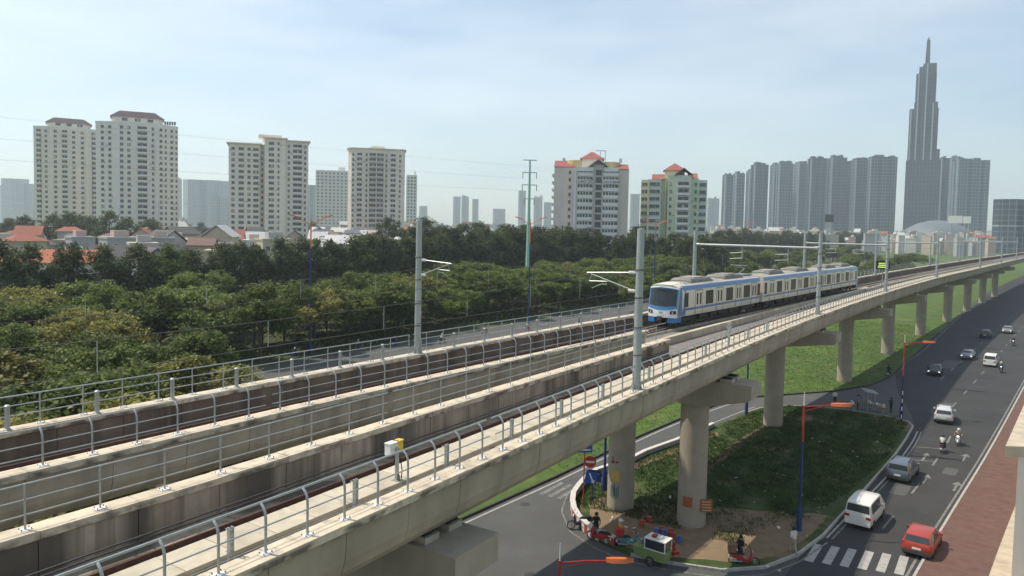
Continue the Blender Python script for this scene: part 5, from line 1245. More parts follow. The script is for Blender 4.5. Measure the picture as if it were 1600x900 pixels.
# the sign post at the island tip
sp_ = thing('sign_post', 'post with blue street plate, red no-entry disc and blue arrow sign', 'road sign', FR(34.7, 10.35, .13))
d = Vector((-sp_.location.x, -sp_.location.y, 0)).normalized(); az = math.atan2(d.y, d.x) + math.pi / 2
T = lambda x, y, z, ex=0: Matrix.Rotation(az + ex, 4, 'Z') @ Matrix.Translation((x, y, z))
MB().tube([(0, 0, 0), (0, 0, 4.3)], .045, 8).build('pole', M['red'], sp_, True)
pl_ = MB().box(-.1, 1.0, -.05, -.02, 4.0, 4.62).build('street_plate', M['signblue'], sp_, mat4=T(-.45, 0, 0, .25))
MB().box(0, .62, -.056, -.05, 4.36, 4.46).box(.0, .9, -.056, -.05, 4.12, 4.24).build('plate_lines', M['white'], pl_)
nd = MB().disc((0.42, -.06, 3.35), (0, 1, 0), .42, .03, 28).build('no_entry_disc', M['red'], sp_, mat4=T(0, 0, 0)); MB().box(.12, .72, -.085, -.078, 3.28, 3.42).build('bar', M['white'], nd)
ar = MB().box(-.42, .42, -.05, -.02, -.42, .42).build('arrow_sign', M['signblue'], sp_, mat4=T(.5, -.03, 2.2) @ Matrix.Rotation(R(10), 4, 'Y'))
MB().add([(-.22, -.056, .3), (-.12, -.056, .34), (.24, -.056, -.22), (.14, -.056, -.28)], [(0, 1, 2, 3)]).add([(.3, -.056, -.34), (.05, -.056, -.3), (.28, -.056, -.08)], [(0, 1, 2)]).build('arrow', M['white'], ar)
s2 = thing('arrow_sign', 'second blue arrow board leaning beside the graffiti pier', 'road sign', FR(36.2, 10.4, .13))
MB().tube([(0, 0, 0), (0, 0, 2.3)], .04, 6).build('pole', M['blue'], s2); b_ = MB().box(-.5, .5, -.05, -.02, -.45, .45).build('board', M['blue'], s2, mat4=T(.1, -.03, 1.9)); MB().box(-.35, .1, -.056, -.05, -.1, .12).box(.05, .35, -.056, -.05, .1, .2).build('chevron', M['paint2'], b_)
# low retaining wall round the island's slip-road side, with striped tip
bw = thing('barrier_wall', 'low white-topped wall curving round the island tip, striped red and white', 'barrier', FR(38, 12.2))
pts_ = [FR(*p) for p in [(62, 10.1), (57, 10.55), (54, 10.95), (51, 11.5), (49, 11.85), (46, 12.0), (43, 12.45), (41.4, 12.8), (39, 12.55), (37.4, 12.2), (35.8, 11.75), (34.3, 11.0), (33.1, 10.2), (32.1, 9.3), (31.3, 8.3), (30.75, 7.3), (30.4, 6.2), (30.2, 5.2)]]
dense = []
for a_, b_ in zip(pts_, pts_[1:]):
    n_ = max(1, round((b_ - a_).length / .42)); dense += [a_.lerp(b_, i / n_) for i in range(n_)]
M['wallc'] = mat('wall concrete', (.36, .34, .30), .9, .25, 1.5); M['stripeR'] = mat('dull red stripe', (.34, .06, .05), .7, .25, 3); M['stripeW'] = mat('chalky white stripe', (.62, .60, .56), .8, .2, 3)
for i, (a_, b_) in enumerate(zip(dense, dense[1:])):
    d_ = (b_ - a_); u_ = d_.normalized(); v_ = Vector((-u_.y, u_.x, 0)); ln = d_.length
    so_s = (a_ - P0).dot(TV); strp = so_s < 36.5
    h_ = .62 if so_s < 44 else .5
    mb = MB().obox((a_ + b_) / 2 + Vector((0, 0, h_ / 2)), u_ * (ln / 2 + .004), v_ * .14, Vector((0, 0, h_ / 2)), (0 if not strp else 1 + i % 2))
    mb.obox((a_ + b_) / 2 + Vector((0, 0, h_ + .04)), u_ * (ln / 2 + .004), v_ * .19, Vector((0, 0, .036)), 2)
    mb.build('wall_block', [M['wallc'], M['stripeR'], M['stripeW']], bw, mat4=inv(bw))
# station canopy at the right edge
sb = thing('canopy_building', 'flat-roofed concrete building cut off at the right edge', 'building', FR(46, -17.5))
c0 = G(1571, 697, 8.0); mb = MB()
q = lambda ds, do, z: Vector((c0.x, c0.y, 0)) + (TV * .93 + Vector((.07, -.03, 0))) * ds + NV * do + Vector((0, 0, z))
foot = lambda z: [q(0, 0, z), q(0, 0, z) + Vector((26, -1, 0)), q(40, 0, z) + Vector((26, -1, 0)), q(40, 0, z)]
foot2 = lambda z, e: [q(e, -e, z), q(e, -e, z) + Vector((24, -1, 0)), q(39, -e, z) + Vector((24, -1, 0)), q(39, -e, z)]
MB().loft([foot2(0, .6), foot2(7.4, .6)]).build('wall', M['greybeige'], sb, mat4=inv(sb)); MB().loft([foot(7.4), foot(8.0)]).build('roof_slab', M['conc'], sb, mat4=inv(sb))
for k in range(5):
    a_ = q(.6, -.6, 1) + Vector((1.2 + k * 4.4, -.26 - k * .18, 0)); b_ = a_ + Vector((3.2, -.13, 0)); MB().loft([[a_, b_, b_ + Vector((0, 0, 4.5)), a_ + Vector((0, 0, 4.5))], [v + Vector((0, .2, 0)) for v in (a_, b_, b_ + Vector((0, 0, 4.5)), a_ + Vector((0, 0, 4.5)))]]).build('window', M['glass'], sb, mat4=inv(sb))

# ================================================================== VEHICLES
M['tail'] = mat('tail lamp', (.35, .015, .012), .3, .2, 4); M['lampw'] = emis('headlamp', (.9, .92, .88), 1.6); M['plate'] = mat('number plate', (.7, .7, .66), .5, .1, 5); M['rim'] = mat('alloy rim', (.4, .4, .4), .4, .2, 5, metal=.6)
ME_TYRE = MB().lathe([(.2, -.1), (.31, -.1), (.335, -.07), (.34, 0), (.335, .07), (.31, .1), (.2, .1)], 20).mesh('tyre', M['black'], True)
rm = MB().lathe([(.0, .075), (.05, .09), (.06, .07), (.2, .08), (.205, -.05), (0, -.05)], 20)
for k in range(5): a = k * 1.2566; rm.obox((math.cos(a) * .12, math.sin(a) * .12, .085), (math.cos(a) * .09, math.sin(a) * .09, 0), (-math.sin(a) * .022, math.cos(a) * .022, 0), (0, 0, .01))
ME_RIM = rm.mesh('rim', M['rim'])
SHAPES = {
 'suv': [(-2.18, .76, .48, .80, .70, .92), (-2.12, .86, .34, .95, .76, 1.04), (-1.98, .89, .3, 1.0, .68, 1.50), (-1.6, .9, .28, 1.0, .67, 1.62), (-.6, .9, .28, .99, .68, 1.67), (.15, .9, .28, .98, .67, 1.64), (.5, .9, .28, .98, .66, 1.52), (1.2, .9, .28, .98, .74, 1.06), (1.95, .87, .3, .86, .74, .93), (2.2, .74, .42, .68, .6, .74)],
 'hatch': [(-1.9, .74, .48, .80, .68, .92), (-1.84, .84, .34, .93, .74, 1.0), (-1.66, .86, .3, .96, .66, 1.42), (-1.3, .87, .28, .96, .65, 1.52), (-.3, .87, .28, .95, .66, 1.56), (.3, .87, .28, .94, .65, 1.50), (.6, .87, .28, .94, .64, 1.36), (1.2, .86, .28, .92, .72, 1.0), (1.75, .84, .3, .82, .7, .86), (1.95, .7, .42, .62, .58, .68)],
 'van': [(-2.05, .78, .45, .85, .74, 1.0), (-2.02, .84, .34, 1.0, .78, 1.12), (-1.93, .86, .3, 1.05, .74, 1.74), (-1.6, .87, .28, 1.05, .73, 1.86), (0, .87, .28, 1.04, .74, 1.89), (.9, .87, .28, 1.02, .72, 1.82), (1.25, .87, .28, 1.0, .70, 1.62), (1.75, .86, .3, .98, .74, 1.1), (2.05, .82, .34, .85, .7, .94), (2.15, .72, .42, .7, .62, .78)],
 'sedan': [(-2.25, .74, .5, .78, .7, .88), (-2.15, .85, .34, .9, .76, 1.0), (-1.55, .88, .28, .95, .74, 1.06), (-1.0, .89, .28, .95, .66, 1.38), (-.5, .89, .28, .95, .65, 1.45), (.15, .89, .28, .94, .65, 1.43), (.45, .89, .28, .94, .64, 1.34), (1.1, .88, .28, .93, .72, 1.0), (1.95, .86, .3, .82, .72, .88), (2.25, .72, .42, .64, .58, .7)]}
def ring(st):
    x, w, zb, zm, wr, zr = st
    h = [(w * .92, zb), (w, zb + .14), (w * 1.005, (zb + zm) / 2), (w * .985, zm), (wr, zr - .05), (wr * .82, zr)]
    return [(x, y, z) for y, z in h] + [(x, -y, z) for y, z in reversed(h)]
def vehicle(kind, loc, head, paint, label, lights=False, group='vehicles on the main road', name=None):
    S = SHAPES[kind]; root = thing(name or {'van': 'van', 'suv': 'car', 'hatch': 'car', 'sedan': 'car'}[kind], label, 'van' if kind == 'van' else 'car', loc, head, group)
    MB().loft([ring(s_) for s_ in S]).build('body', paint, root, True)
    X_ = [s_[0] for s_ in S]
    def at(x, t):       # point on the cabin side, t from belt to roof
        w = np.interp(x, X_, [s_[1] for s_ in S]) * .985; zm = np.interp(x, X_, [s_[3] for s_ in S]); wr = np.interp(x, X_, [s_[4] for s_ in S]); zr = np.interp(x, X_, [s_[5] for s_ in S]) - .05
        return float(w + (wr - w) * t), float(zm + (zr - zm) * t)
    xs0 = S[2][0] + .22 if kind != 'sedan' else S[2][0] + .35; xs1 = {'suv': 1.0, 'hatch': 1.0, 'van': 1.5, 'sedan': .95}[kind]
    cuts = np.linspace(xs0, xs1, 4)
    for sg in (-1, 1):
        for a, b in zip(cuts, cuts[1:]):
            a += .03; b -= .03; top = .9; vs = []
            for x, t in ((a, .08), (b, .08), (b, top), (a, top)):
                if kind != 'van' and x > .5: t = min(t, .92)
                y, z = at(x, t); vs.append((x, sg * (y + .012), z))
            vs2 = [(x, y - sg * .03, z) for x, y, z in vs]
            MB().add(vs + vs2, [(0, 1, 2, 3), (4, 7, 6, 5), (0, 4, 5, 1), (1, 5, 6, 2), (2, 6, 7, 3), (3, 7, 4, 0)]).build('side_window', M['glass'], root)
        y, z = at(.75, .1); MB().box(.62, .82, min(sg * (y + .02), sg * (y + .2)), max(sg * (y + .02), sg * (y + .2)), z - .02, z + .13).build('mirror', paint, root)
        hw = S[1][1]; yl = sorted((sg * hw * .62, sg * hw * .985))
        MB().box(S[1][0] - .035, S[1][0] + .2, yl[0], yl[1], .78, .96).build('tail_lamp', M['tail'], root)
        yl = sorted((sg * .5, sg * .76)); MB().box(S[-1][0] - .2, S[-1][0] - .01, yl[0], yl[1], .6, .72).build('headlamp', M['lampw'] if lights else M['white'], root)
    def glass(x0, z0, x1, z1, w0, w1, nm, dx):
        vs = [(x0 + dx, -w0, z0), (x0 + dx, w0, z0), (x1 + dx, w1, z1), (x1 + dx, -w1, z1)]; v2 = [(x - dx * 3, y, z - .01) for x, y, z in vs]
        MB().add(vs + v2, [(0, 1, 2, 3), (4, 7, 6, 5), (0, 4, 5, 1), (1, 5, 6, 2), (2, 6, 7, 3), (3, 7, 4, 0)]).build(nm, M['glass'], root)
    r0, r1 = (S[1], S[2]) if kind != 'sedan' else (S[2], S[3])
    L_ = lambda a, b, u: a + (b - a) * u
    glass(L_(r0[0], r1[0], .12), L_(r0[5], r1[5], .12), L_(r0[0], r1[0], .9), L_(r0[5], r1[5], .9), r0[4] * .92, r1[4] * .92, 'rear_window', -.02)
    f0, f1 = S[-3], S[-4]
    glass(L_(f0[0], f1[0], .08), L_(f0[5], f1[5], .08), L_(f0[0], f1[0], .94), L_(f0[5], f1[5], .94), f0[4] * .95, f1[4] * .95, 'windscreen', .02)
    MB().box(S[0][0] - .03, S[0][0] + .1, -.24, .24, .6, .72).build('number_plate', M['plate'], root)
    MB().box(S[0][0] - .06, S[0][0] + .3, -S[1][1] * .96, S[1][1] * .96, .32, .5).build('rear_bumper', M['dark'] if kind != 'van' else paint, root); MB().box(S[-1][0] - .3, S[-1][0] + .03, -S[-2][1] * .9, S[-2][1] * .9, .34, .5).build('front_bumper', M['dark'] if kind == 'suv' else paint, root)
    if kind == 'suv':
        for sg in (-1, 1): MB().box(-1.4, .1, sg * .6 - .025, sg * .6 + .025, 1.66, 1.71).build('roof_rail', M['dark'], root)
    xa = {'suv': 1.35, 'hatch': 1.2, 'van': 1.35, 'sedan': 1.38}[kind]
    for x in (-xa + (.05 if kind != 'sedan' else 0), xa):
        for sg in (-1, 1):
            wh = place('wheel', ME_TYRE, root, Matrix.Translation((x, sg * (S[4][1] - .09), .34)) @ Matrix.Rotation(R(-90 * sg), 4, 'X')); place('rim', ME_RIM, wh)
    return root
def roadhead(s, back=False):
    d = ((mainL(s + 2) + mainR(s + 2)) - (mainL(s - 2) + mainR(s - 2))) / 8; v = (TV + NV * d) * (-1 if back else 1); return math.atan2(v.y, v.x)
VP_ = dict(white=paintm('car white', (.72, .71, .66)), red=paintm('car red', (.36, .05, .03)), silver=paintm('car silver', (.55, .56, .57)), slate=paintm('car slate', (.10, .13, .17)), black=paintm('car black', (.03, .032, .035)), grey=paintm('car grey', (.2, .21, .22)))
def onroad(px, py): g = G(px, py, .012); return g
def rs(g): return (g - P0).dot(TV)
def vplace(kind, px, py, col, label, lights=False, back=False, ahead=0.0):
    g = onroad(px, py); h = roadhead(rs(g), back); g = g + Vector((math.cos(h), math.sin(h), 0)) * ahead
    return vehicle(kind, g, h, VP_[col], label, lights)
vplace('van', 1340, 826, 'white', 'white boxy van driving away beside the island kerb', ahead=1.9); vplace('hatch', 1432, 872, 'red', 'small red hatchback driving away at the bottom right', ahead=1.7)
vplace('suv', 1404, 752, 'slate', 'slate blue and dark car in front of the white van', ahead=1.6); vplace('suv', 1474, 662, 'silver', 'white sport utility car with roof rails driving away past the island', ahead=1.8)
vplace('sedan', 1460, 586, 'black', 'dark sedan with headlights on coming towards the island', True, True, -1.0); vplace('sedan', 1511, 561, 'grey', 'grey sedan with headlights coming behind the dark one', True, True, -1.0)
vplace('van', 1547, 572, 'white', 'white van farther up the main road', ahead=1.0); vplace('sedan', 1574, 520, 'grey', 'far grey car with headlights high up the main road', True, True); vplace('suv', 1540, 527, 'black', 'far dark car beyond the white van', False, False)

# ================================================================== PEOPLE, MOTORBIKES
STAND = dict(pelvis=(0, 0, .95), spine=(0, 0, 1.15), chest=(.01, 0, 1.36), neck=(.0, 0, 1.5), head=(.03, 0, 1.6), crown=(.02, 0, 1.69),
             shl=(0, .17, 1.42), ell=(-.04, .24, 1.14), wrl=(.06, .25, .9), hal=(.09, .25, .82), shr=(0, -.17, 1.42), elr=(-.04, -.24, 1.14), wrr=(.06, -.25, .9), har=(.09, -.25, .82),
             hil=(0, .09, .9), knl=(.03, .1, .49), anl=(-.02, .11, .09), tol=(.15, .12, .035), hir=(0, -.09, .9), knr=(.03, -.1, .49), anr=(-.02, -.11, .09), tor=(.15, -.12, .035))
def pose(**k): d = dict(STAND); d.update(k); return d
WALK = pose(knl=(.16, .1, .52), anl=(.2, .1, .1), tol=(.36, .1, .06), knr=(-.06, -.1, .48), anr=(-.3, -.1, .14), tor=(-.16, -.1, .035), ell=(-.12, .24, 1.15), wrl=(-.02, .26, .92), hal=(.01, .26, .84), elr=(.05, -.24, 1.14), wrr=(.2, -.24, .96), har=(.25, -.24, .89))
SIT = pose(pelvis=(-.1, 0, .84), spine=(-.06, 0, 1.02), chest=(.0, 0, 1.22), neck=(.03, 0, 1.36), head=(.07, 0, 1.46), crown=(.06, 0, 1.55), shl=(0, .18, 1.28), shr=(0, -.18, 1.28), ell=(.18, .29, 1.08), elr=(.18, -.29, 1.08), wrl=(.42, .3, 1.04), wrr=(.42, -.3, 1.04), hal=(.5, .29, 1.03), har=(.5, -.29, 1.03),
           hil=(-.08, .1, .82), hir=(-.08, -.1, .82), knl=(.3, .2, .74), knr=(.3, -.2, .74), anl=(.2, .2, .34), anr=(.2, -.2, .34), tol=(.36, .2, .29), tor=(.36, -.2, .29))
LEAN = pose(elr=(.12, -.26, 1.18), wrr=(.32, -.2, 1.1), har=(.4, -.18, 1.08), ell=(.1, .26, 1.18), wrl=(.3, .22, 1.08), hal=(.38, .2, 1.06))
RAD = dict(pelvis=.14, spine=.135, chest=.15, neck=.06, head=.098, crown=.075, sh=.068, el=.046, wr=.032, ha=.036, hi=.1, kn=.062, an=.042, to=.036)
BONES = [('pelvis', 'spine', 1), ('spine', 'chest', 1), ('chest', 'neck', 1), ('neck', 'head', 0), ('head', 'crown', 0)] + [(a + e, b + e, m) for e in 'lr' for a, b, m in (('sh', 'el', 1), ('el', 'wr', 0), ('wr', 'ha', 0), ('hi', 'kn', 2), ('kn', 'an', 2), ('an', 'to', 3))] + [('chest', 'shl', 1), ('chest', 'shr', 1), ('pelvis', 'hil', 2), ('pelvis', 'hir', 2)]
PC = {}
def body_mesh(key, ps):
    if key in PC: return PC[key]
    names = list(ps); vs = [Vector(ps[n_]) for n_ in names]; es = [(names.index(a), names.index(b)) for a, b, _ in BONES]
    rad = [RAD.get(n_, RAD.get(n_[:2])) for n_ in names]
    for e, sg in (('l', 1), ('r', -1)):
        h = names.index('ha' + e); w_ = names.index('wr' + e); d = (vs[h] - vs[w_]).normalized(); sd = Vector((d.z, 0, -d.x)).normalized()
        for k, (off, ln) in enumerate(((-.03, .065), (-.01, .08), (.01, .085), (.03, .07))):
            a = vs[h] + sd * off + d * .03; b = a + d * ln * .55; c = b + d * ln * .4 + Vector((.012, -sg * .012, -.012)); i0 = len(vs); vs += [a, b, c]; rad += [.010, .009, .008]; es += [(h, i0), (i0, i0 + 1), (i0 + 1, i0 + 2)]
        a = vs[w_].lerp(vs[h], .5) - sd * .045; b = a + d * .04 - sd * .02; i0 = len(vs); vs += [a, b]; rad += [.011, .009]; es += [(w_, i0), (i0, i0 + 1)]
    i0 = len(vs); vs.append(vs[names.index('head')] + Vector((.115, 0, -.01))); rad.append(.016); es.append((names.index('head'), i0))
    me = D.meshes.new('skeleton'); me.from_pydata(vs, es, []); ob = D.objects.new('skeleton', me); COL.objects.link(ob)
    ob.modifiers.new('skin', 'SKIN'); sv = me.skin_vertices[0].data
    for i, r_ in enumerate(rad): sv[i].radius = (r_, r_ * (1.0 if names[i] not in ('chest', 'spine', 'pelvis') else 1.15) if i < len(names) else r_); sv[i].use_root = (i == 0)
    sb_ = ob.modifiers.new('sub', 'SUBSURF'); sb_.levels = 1; sb_.render_levels = 1
    dg = bpy.context.evaluated_depsgraph_get(); out = D.meshes.new_from_object(ob.evaluated_get(dg)); D.objects.remove(ob)
    seg = [(Vector(ps[a]), Vector(ps[b]), m) for a, b, m in BONES]
    for p_ in out.polygons:
        c = p_.center; best = (9, 1)
        for a, b, m in seg:
            ab = b - a; t = max(0, min(1, (c - a).dot(ab) / ab.length_squared)); dd = (c - a - ab * t).length
            if dd < best[0]: best = (dd, m)
        p_.material_index = best[1]; p_.use_smooth = True
    out.name = 'body'; PC[key] = out; return out
def person(loc, rz, key, ps, shirt, pants, label, hat=None, group='people'):
    root = thing('person', label, 'person', loc, rz, group); me = body_mesh(key, ps).copy()
    for m in (M['skin'], shirt, pants, M['black']): me.materials.append(m)
    place('body', me, root); hd = Vector(ps['head'])
    if hat: MB().lathe([(.135, -.02), (.14, .03), (.125, .1), (.08, .15), (0, .165)], 14, 0, hd + Vector((-.01, 0, .02))).box(hd.x + .08, hd.x + .2, hd.y - .09, hd.y + .09, hd.z + .02, hd.z + .045).build('helmet', hat, root, True)
    else: MB().lathe([(.108, -.05), (.118, .02), (.11, .09), (.07, .135), (0, .15)], 12, 0, hd + Vector((-.022, 0, .0))).build('hair', M['hair'], root, True)
    mb = MB()
    for y in (-.035, .035): mb.box(hd.x + .088, hd.x + .1, hd.y + y - .012, hd.y + y + .012, hd.z + .01, hd.z + .022)
    mb.box(hd.x + .088, hd.x + .1, hd.y - .025, hd.y + .025, hd.z - .062, hd.z - .052).build('face', M['hair'], root)
    return root
cloth = lambda n_, c: mat(n_, c, .9, .15, 6)
CL = dict(white=cloth('white shirt', (.62, .62, .6)), black=cloth('black cloth', (.02, .02, .022)), navy=cloth('navy cloth', (.03, .04, .07)), yellow=cloth('yellow shirt', (.52, .36, .05)), grey=cloth('grey cloth', (.2, .2, .2)), brown=cloth('brown cloth', (.18, .12, .08)), tan=cloth('tan cloth', (.4, .35, .27)))
bt = MB(); rg_ = []
for k in range(18):
    a = 2 * math.pi * k / 18; rg_.append([(math.cos(a) * (.27 + .035 * math.cos(b)), .035 * math.sin(b), math.sin(a) * (.27 + .035 * math.cos(b))) for b in [2 * math.pi * j / 6 for j in range(6)]])
bt.loft(rg_ + [rg_[0]], cap=False); ME_BT = bt.mesh('tyre', M['black'], True)
br_ = MB()
for k in range(8): a = k * .7854; br_.tube([(0, 0, 0), (math.cos(a) * .25, 0, math.sin(a) * .25)], .008, 4)
br_.disc((0, 0, 0), (0, 1, 0), .05, .1, 10); ME_BR = br_.mesh('rim', M['rim'])
def bike(loc, rz, paint, label, box=None, group='motorbikes', light=False):
    root = thing('motorbike', label, 'motorbike', loc, rz, group)
    for x in (-.6, .62): w_ = place('wheel', ME_BT, root, Matrix.Translation((x, 0, .305))); place('rim', ME_BR, w_)
    sec = lambda x, w, z0, z1: [(x, -w, z0), (x, w, z0), (x, w * 1.05, (z0 + z1) / 2), (x, w * .8, z1), (x, -w * .8, z1), (x, -w * 1.05, (z0 + z1) / 2)]
    MB().loft([sec(-.85, .05, .62, .72), sec(-.65, .12, .48, .74), (sec(-.2, .14, .36, .72)), sec(.08, .12, .28, .5), sec(.28, .12, .28, .46)]).build('body', paint, root, True)
    MB().loft([sec(.3, .16, .3, .7), sec(.4, .2, .4, .92), sec(.47, .13, .62, 1.0)]).build('front_shield', paint, root, True)
    MB().loft([sec(-.78, .1, .72, .8), sec(-.45, .15, .72, .83), sec(-.1, .12, .7, .79), sec(.02, .08, .66, .73)]).build('seat', M['black'], root, True)
    MB().tube([(.4, 0, .9), (.38, 0, 1.02)], .03, 6).tube([(.34, -.33, 1.02), (.4, -.12, 1.04), (.4, .12, 1.04), (.34, .33, 1.02)], .016, 6).build('handlebar', M['dark'], root, True)
    for sg in (-1, 1): MB().tube([(.34, sg * .2, 1.03), (.3, sg * .26, 1.2)], .007, 4).box(.285, .3, sg * .26 - .05, sg * .26 + .05, 1.17, 1.25).build('mirror', M['dark'], root)
    MB().tube([(.45, .07, .72), (.62, .07, .305)], .022, 6).tube([(.45, -.07, .72), (.62, -.07, .305)], .022, 6).build('fork', M['galv'], root, True)
    MB().loft([[(.62 + math.cos(a) * .34, y, .305 + math.sin(a) * .34) for y in (-.06, .06)] + [(.62 + math.cos(a) * .32, y, .305 + math.sin(a) * .32) for y in (.06, -.06)] for a in (.5, 1.0, 1.6, 2.2)]).build('mudguard', paint, root)
    MB().box(.44, .5, -.09, .09, .86, .98).build('headlamp', M['lampw'] if light else M['white'], root); MB().box(-.9, -.84, -.07, .07, .64, .7).build('tail_lamp', M['tail'], root)
    MB().tube([(-.1, -.13, .3), (-.5, -.16, .3), (-.8, -.17, .36)], [.03, .045, .05], 7).build('exhaust', M['galv'], root, True); MB().box(-.9, -.82, -.1, .1, .42, .56).build('number_plate', M['plate'], root)
    if box: MB().box(-.95, -.45, -.28, .28, .84, 1.24).box(-.97, -.43, -.3, .3, 1.24, 1.28).build('cargo_box', box, root)
    return root
BP = dict(red=paintm('bike red', (.35, .03, .03)), black=paintm('bike black', (.025, .025, .028)), blue=paintm('bike blue', (.04, .1, .3)), white=paintm('bike white', (.6, .6, .6)), teal=paintm('bike teal', (.08, .25, .27)))
HELM = {k: paintm('helmet ' + k, c) for k, c in dict(white=(.6, .6, .6), black=(.02, .02, .02), red=(.35, .04, .04), green=(.05, .2, .08), blue=(.05, .1, .35)).items()}
def rider(px, py, back, col, shirt, hat, label_b, label_p, light=False, at=None, h=None):
    g = at or onroad(px, py); h = roadhead(rs(g), back) if h is None else h
    bike(g, h, BP[col], label_b, light=light); person(g, h, 'sit', SIT, CL[shirt], CL['navy'], label_p, HELM[hat])
rider(1472, 706, False, 'black', 'white', 'black', 'black motorbike under the rider in white behind the white car', 'rider in a white shirt on a motorbike behind the white car')
rider(1497, 695, True, 'white', 'tan', 'white', 'pale motorbike coming towards the camera beside the white-shirted rider', 'rider in tan clothes on the pale oncoming motorbike', True)
rider(1564, 582, True, 'black', 'grey', 'white', 'dark motorbike near the far white van', 'rider in grey near the far white van', True); rider(1583, 540, True, 'black', 'navy', 'red', 'dark motorbike high up the main road', 'rider in navy high up the main road', True)
rider(1388, 588, False, 'black', 'black', 'black', 'dark motorbike at the mouth of the slip road', 'rider in black at the mouth of the slip road')
hd = math.atan2(TV.y, TV.x)
for i, (px, py, bk) in enumerate(((690, 536, 0), (757, 521, 1), (615, 540, 0), (560, 546, 1), (824, 516, 0), (905, 507, 1), (460, 560, 0))):
    g = G(px, py, .005); rider(0, 0, bk, ('black', 'red', 'blue')[i % 3], ('white', 'grey', 'navy', 'tan')[i % 4], ('white', 'blue', 'red')[i % 3], '%s motorbike from the left on the highway behind the railing' % ordn((3, 4, 2, 1, 5, 6, 0)[i]), '%s rider from the left on the highway behind the railing' % ordn((3, 4, 2, 1, 5, 6, 0)[i]), at=g, h=hd + (math.pi if bk else 0))
# --- street corner: parked bikes, vendor cart, stools
isz = .142
g = FR(30.6, 9.7); bike(G(906, 826), hd + 2.4, BP['black'], 'black motorbike parked against the striped wall, leftmost'); bike(G(936, 848), hd + 1.5, BP['red'], 'red motorbike parked beside the person in black')
person(G(931, 842), hd + 3.6, 'lean', LEAN, CL['black'], CL['black'], 'person in black standing over the red motorbike', HELM['black'])
bike(G(984, 856), hd - .9, BP['teal'], 'motorbike with teal panel parked beside the green cart', M['red']); person(G(968, 853), hd - .9, 'lean', LEAN, CL['yellow'], CL['navy'], 'person in yellow shirt handling the motorbike by the cart', HELM['white'])
cg = G(1019, 880); M['cartg'] = paintm('cart green', (.20, .27, .10), .6, 0); ct = thing('food_cart', 'green food cart with glass display case on two wheels', 'food cart', cg, math.atan2((G(1048, 886) - G(992, 868)).y, (G(1048, 886) - G(992, 868)).x))
MB().loft([[(-.95, -.42, .38), (.95, -.42, .38), (.95, .42, .38), (-.95, .42, .38)], [(-1.1, -.5, 1.0), (1.05, -.5, 1.0), (1.05, .5, 1.0), (-1.1, .5, 1.0)]]).build('body', M['cartg'], ct)
cs = MB()
for x in (-.3, 1.0):
    for y in (-.45, .45): cs.box(x - .025, x + .025, y - .025, y + .025, 1.0, 1.62)
cs.box(-.34, 1.04, -.49, .49, 1.62, 1.67).box(-.34, 1.04, -.48, -.44, 1.0, 1.05).build('display_frame', M['white'], ct)
MB().box(-.27, .97, -.46, -.44, 1.06, 1.6).box(.98, .995, -.42, .42, 1.06, 1.6).box(-.27, .97, .44, .46, 1.06, 1.6).build('glass', M['glass'], ct)
for x in (-.75, -.5): MB().lathe([(.14, 1.0), (.15, 1.25), (.1, 1.28), (0, 1.3)], 12, 0, (x, .1, 0)).build('pot', M['rim'], ct, True)
for i_, x in enumerate((0, .35)): MB().box(x, x + .26, -.2, .15, 1.672, 1.8).build('food_tub', M['white' if i_ else 'red'], ct)
MB().tube([(-1.05, -.4, .95), (-1.5, -.4, 1.0), (-1.5, .4, 1.0), (-1.05, .4, .95)], .02, 6).build('push_handle', M['galv'], ct)
for y in (-.52, .52): w_ = place('wheel', ME_BT, ct, TZ(.1, y, .3) @ Matrix.Scale(1.0, 4)); place('rim', ME_BR, w_)
def stool_mesh(m):
    mb = MB().lathe([(.12, .40), (.16, .42), (.16, .45), (0, .455)], 12)
    for k in range(4): a = k * 1.5708 + .785; mb.tube([(math.cos(a) * .12, math.sin(a) * .12, .42), (math.cos(a) * .19, math.sin(a) * .19, 0)], .03, 5)
    mb.lathe([(.15, .16), (.165, .165), (.165, .19), (.15, .195)], 12); return mb.mesh('stool', m)
ST = {'red': stool_mesh(M['red']), 'blue': stool_mesh(mat('stool blue', (.06, .14, .42), .5))}
for i, (px, py, c, lab) in enumerate(((1003, 823, 'red', 'red plastic stool leftmost behind the cart'), (1014, 817, 'red', 'red plastic stool set back toward the footpath'), (1026, 836, 'blue', 'blue plastic stool behind the cart, left one'), (1034, 833, 'red', 'red plastic stool between two blue ones'), (1037, 838, 'blue', 'blue plastic stool next to a red one behind the cart'),
        (1048, 836, 'red', 'red plastic stool at the foot of the pier'), (1052, 843, 'red', 'red plastic stool nearer the cart than its neighbour'), (1061, 848, 'blue', 'lone blue plastic stool right of the cart'))):
    g = G(px, py, isz); root = thing('stool', lab, 'stool', g, random.uniform(0, 1.5), 'plastic stools by the cart'); place('seat', ST[c], root)
g = G(1053, 876, isz); ch = thing('chair', 'stack of red plastic chairs beside the green cart', 'chairs', g, .5)
for k in range(3):
    mb = MB().box(-.22, .22, -.22, .22, .42 + k * .09, .45 + k * .09).box(-.22, .22, .18, .22, .45 + k * .09, .88 + k * .09)
    for x in (-.2, .2):
        for y in (-.2, .2): mb.tube([(x, y, .42 + k * .09), (x * 1.1, y * 1.1, 0 + k * .09)], .022, 5)
    mb.build('chair_shell', M['red'], ch)
g = G(1162, 884, .01); bike(g, hd - 1.2, BP['red'], 'red vendor motorbike with wooden crate at the island kerb', M['wood']); person(G(1156, 880, .1), hd - .3, 'stand', STAND, CL['black'], CL['navy'], 'person in black standing by the vendor motorbike')
person(G(1239, 866, .14), hd + .8, 'walk', WALK, CL['white'], CL['tan'], 'person in white shirt walking at the island kerb by the lamp')
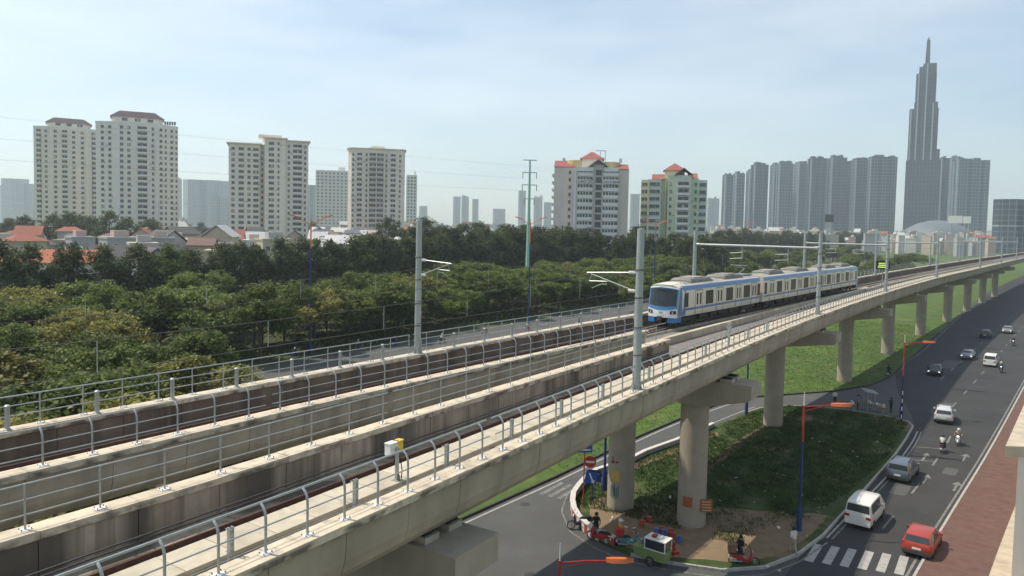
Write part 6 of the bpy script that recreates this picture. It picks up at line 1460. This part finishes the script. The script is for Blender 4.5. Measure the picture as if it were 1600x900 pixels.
person(G(1304, 633, .13), hd, 'stand', STAND, CL['white'], CL['black'], 'person in white standing at the dark stalls beyond the island')
person(G(1340, 640, .13), hd + 2, 'stand', STAND, CL['grey'], CL['black'], 'person in grey among the dark stalls beyond the island'); person(G(1392, 645, .13), hd + 1, 'lean', LEAN, CL['navy'], CL['black'], 'person in navy at the right end of the dark stalls')
for i, (px, py, lab) in enumerate(((1330, 641, 'low vendor table with white bags beyond the island'), (1358, 640, 'vendor stall with a grey tray roof beyond the island'), (1376, 645, 'vendor table with cartons at right of the dark stalls'))):
    t_ = thing('vendor_stall', lab, 'stall', G(px, py, .13), hd + .4 * i)
    MB().box(-.9, .9, -.45, .45, .68, .74).build('tabletop', M['wood'], t_)
    for x in (-.8, .8):
        for y in (-.38, .38): MB().box(x - .03, x + .03, y - .03, y + .03, 0, .68 if i != 1 else 2.0).build('leg', M['galv'], t_)
    if i == 1: MB().loft([[(-1.1, -.7, 2.0), (1.1, -.7, 2.0), (1.1, .7, 2.2), (-1.1, .7, 2.2)], [(-1.1, -.7, 2.05), (1.1, -.7, 2.05), (1.1, .7, 2.25), (-1.1, .7, 2.25)]]).build('tray_roof', M['galv'], t_)
    for k in range(4): MB().loft([[(x0 - .14, y0 - .1, .742), (x0 + .14, y0 - .1, .742), (x0 + .14, y0 + .1, .742), (x0 - .14, y0 + .1, .742)] if h_ == 0 else [(x0 - .1, y0 - .07, 1.0), (x0 + .1, y0 - .07, 1.0), (x0 + .1, y0 + .07, 1.0), (x0 - .1, y0 + .07, 1.0)] for x0, y0 in ((-.6 + k * .4, random.uniform(-.2, .2)),) for h_ in (0, 1)]).build('goods_bag', M['white' if k % 2 else 'conc'], t_)
# ================================================================== HAZE
hz = D.materials.new('haze air'); hz.use_nodes = True; n = hz.node_tree.nodes; n.remove(n['Principled BSDF'])
pv = n.new('ShaderNodeVolumePrincipled'); pv.inputs['Color'].default_value = (.82, .92, 1.0, 1); pv.inputs['Density'].default_value = HAZE_D; pv.inputs['Anisotropy'].default_value = .35
hz.node_tree.links.new(pv.outputs[0], n['Material Output'].inputs['Volume'])
tag(MB().box(-6050, 6050, -6050, 6050, -1.3, 500).build('haze', hz), 'pale bluish haze filling the air over the city', kind='stuff')
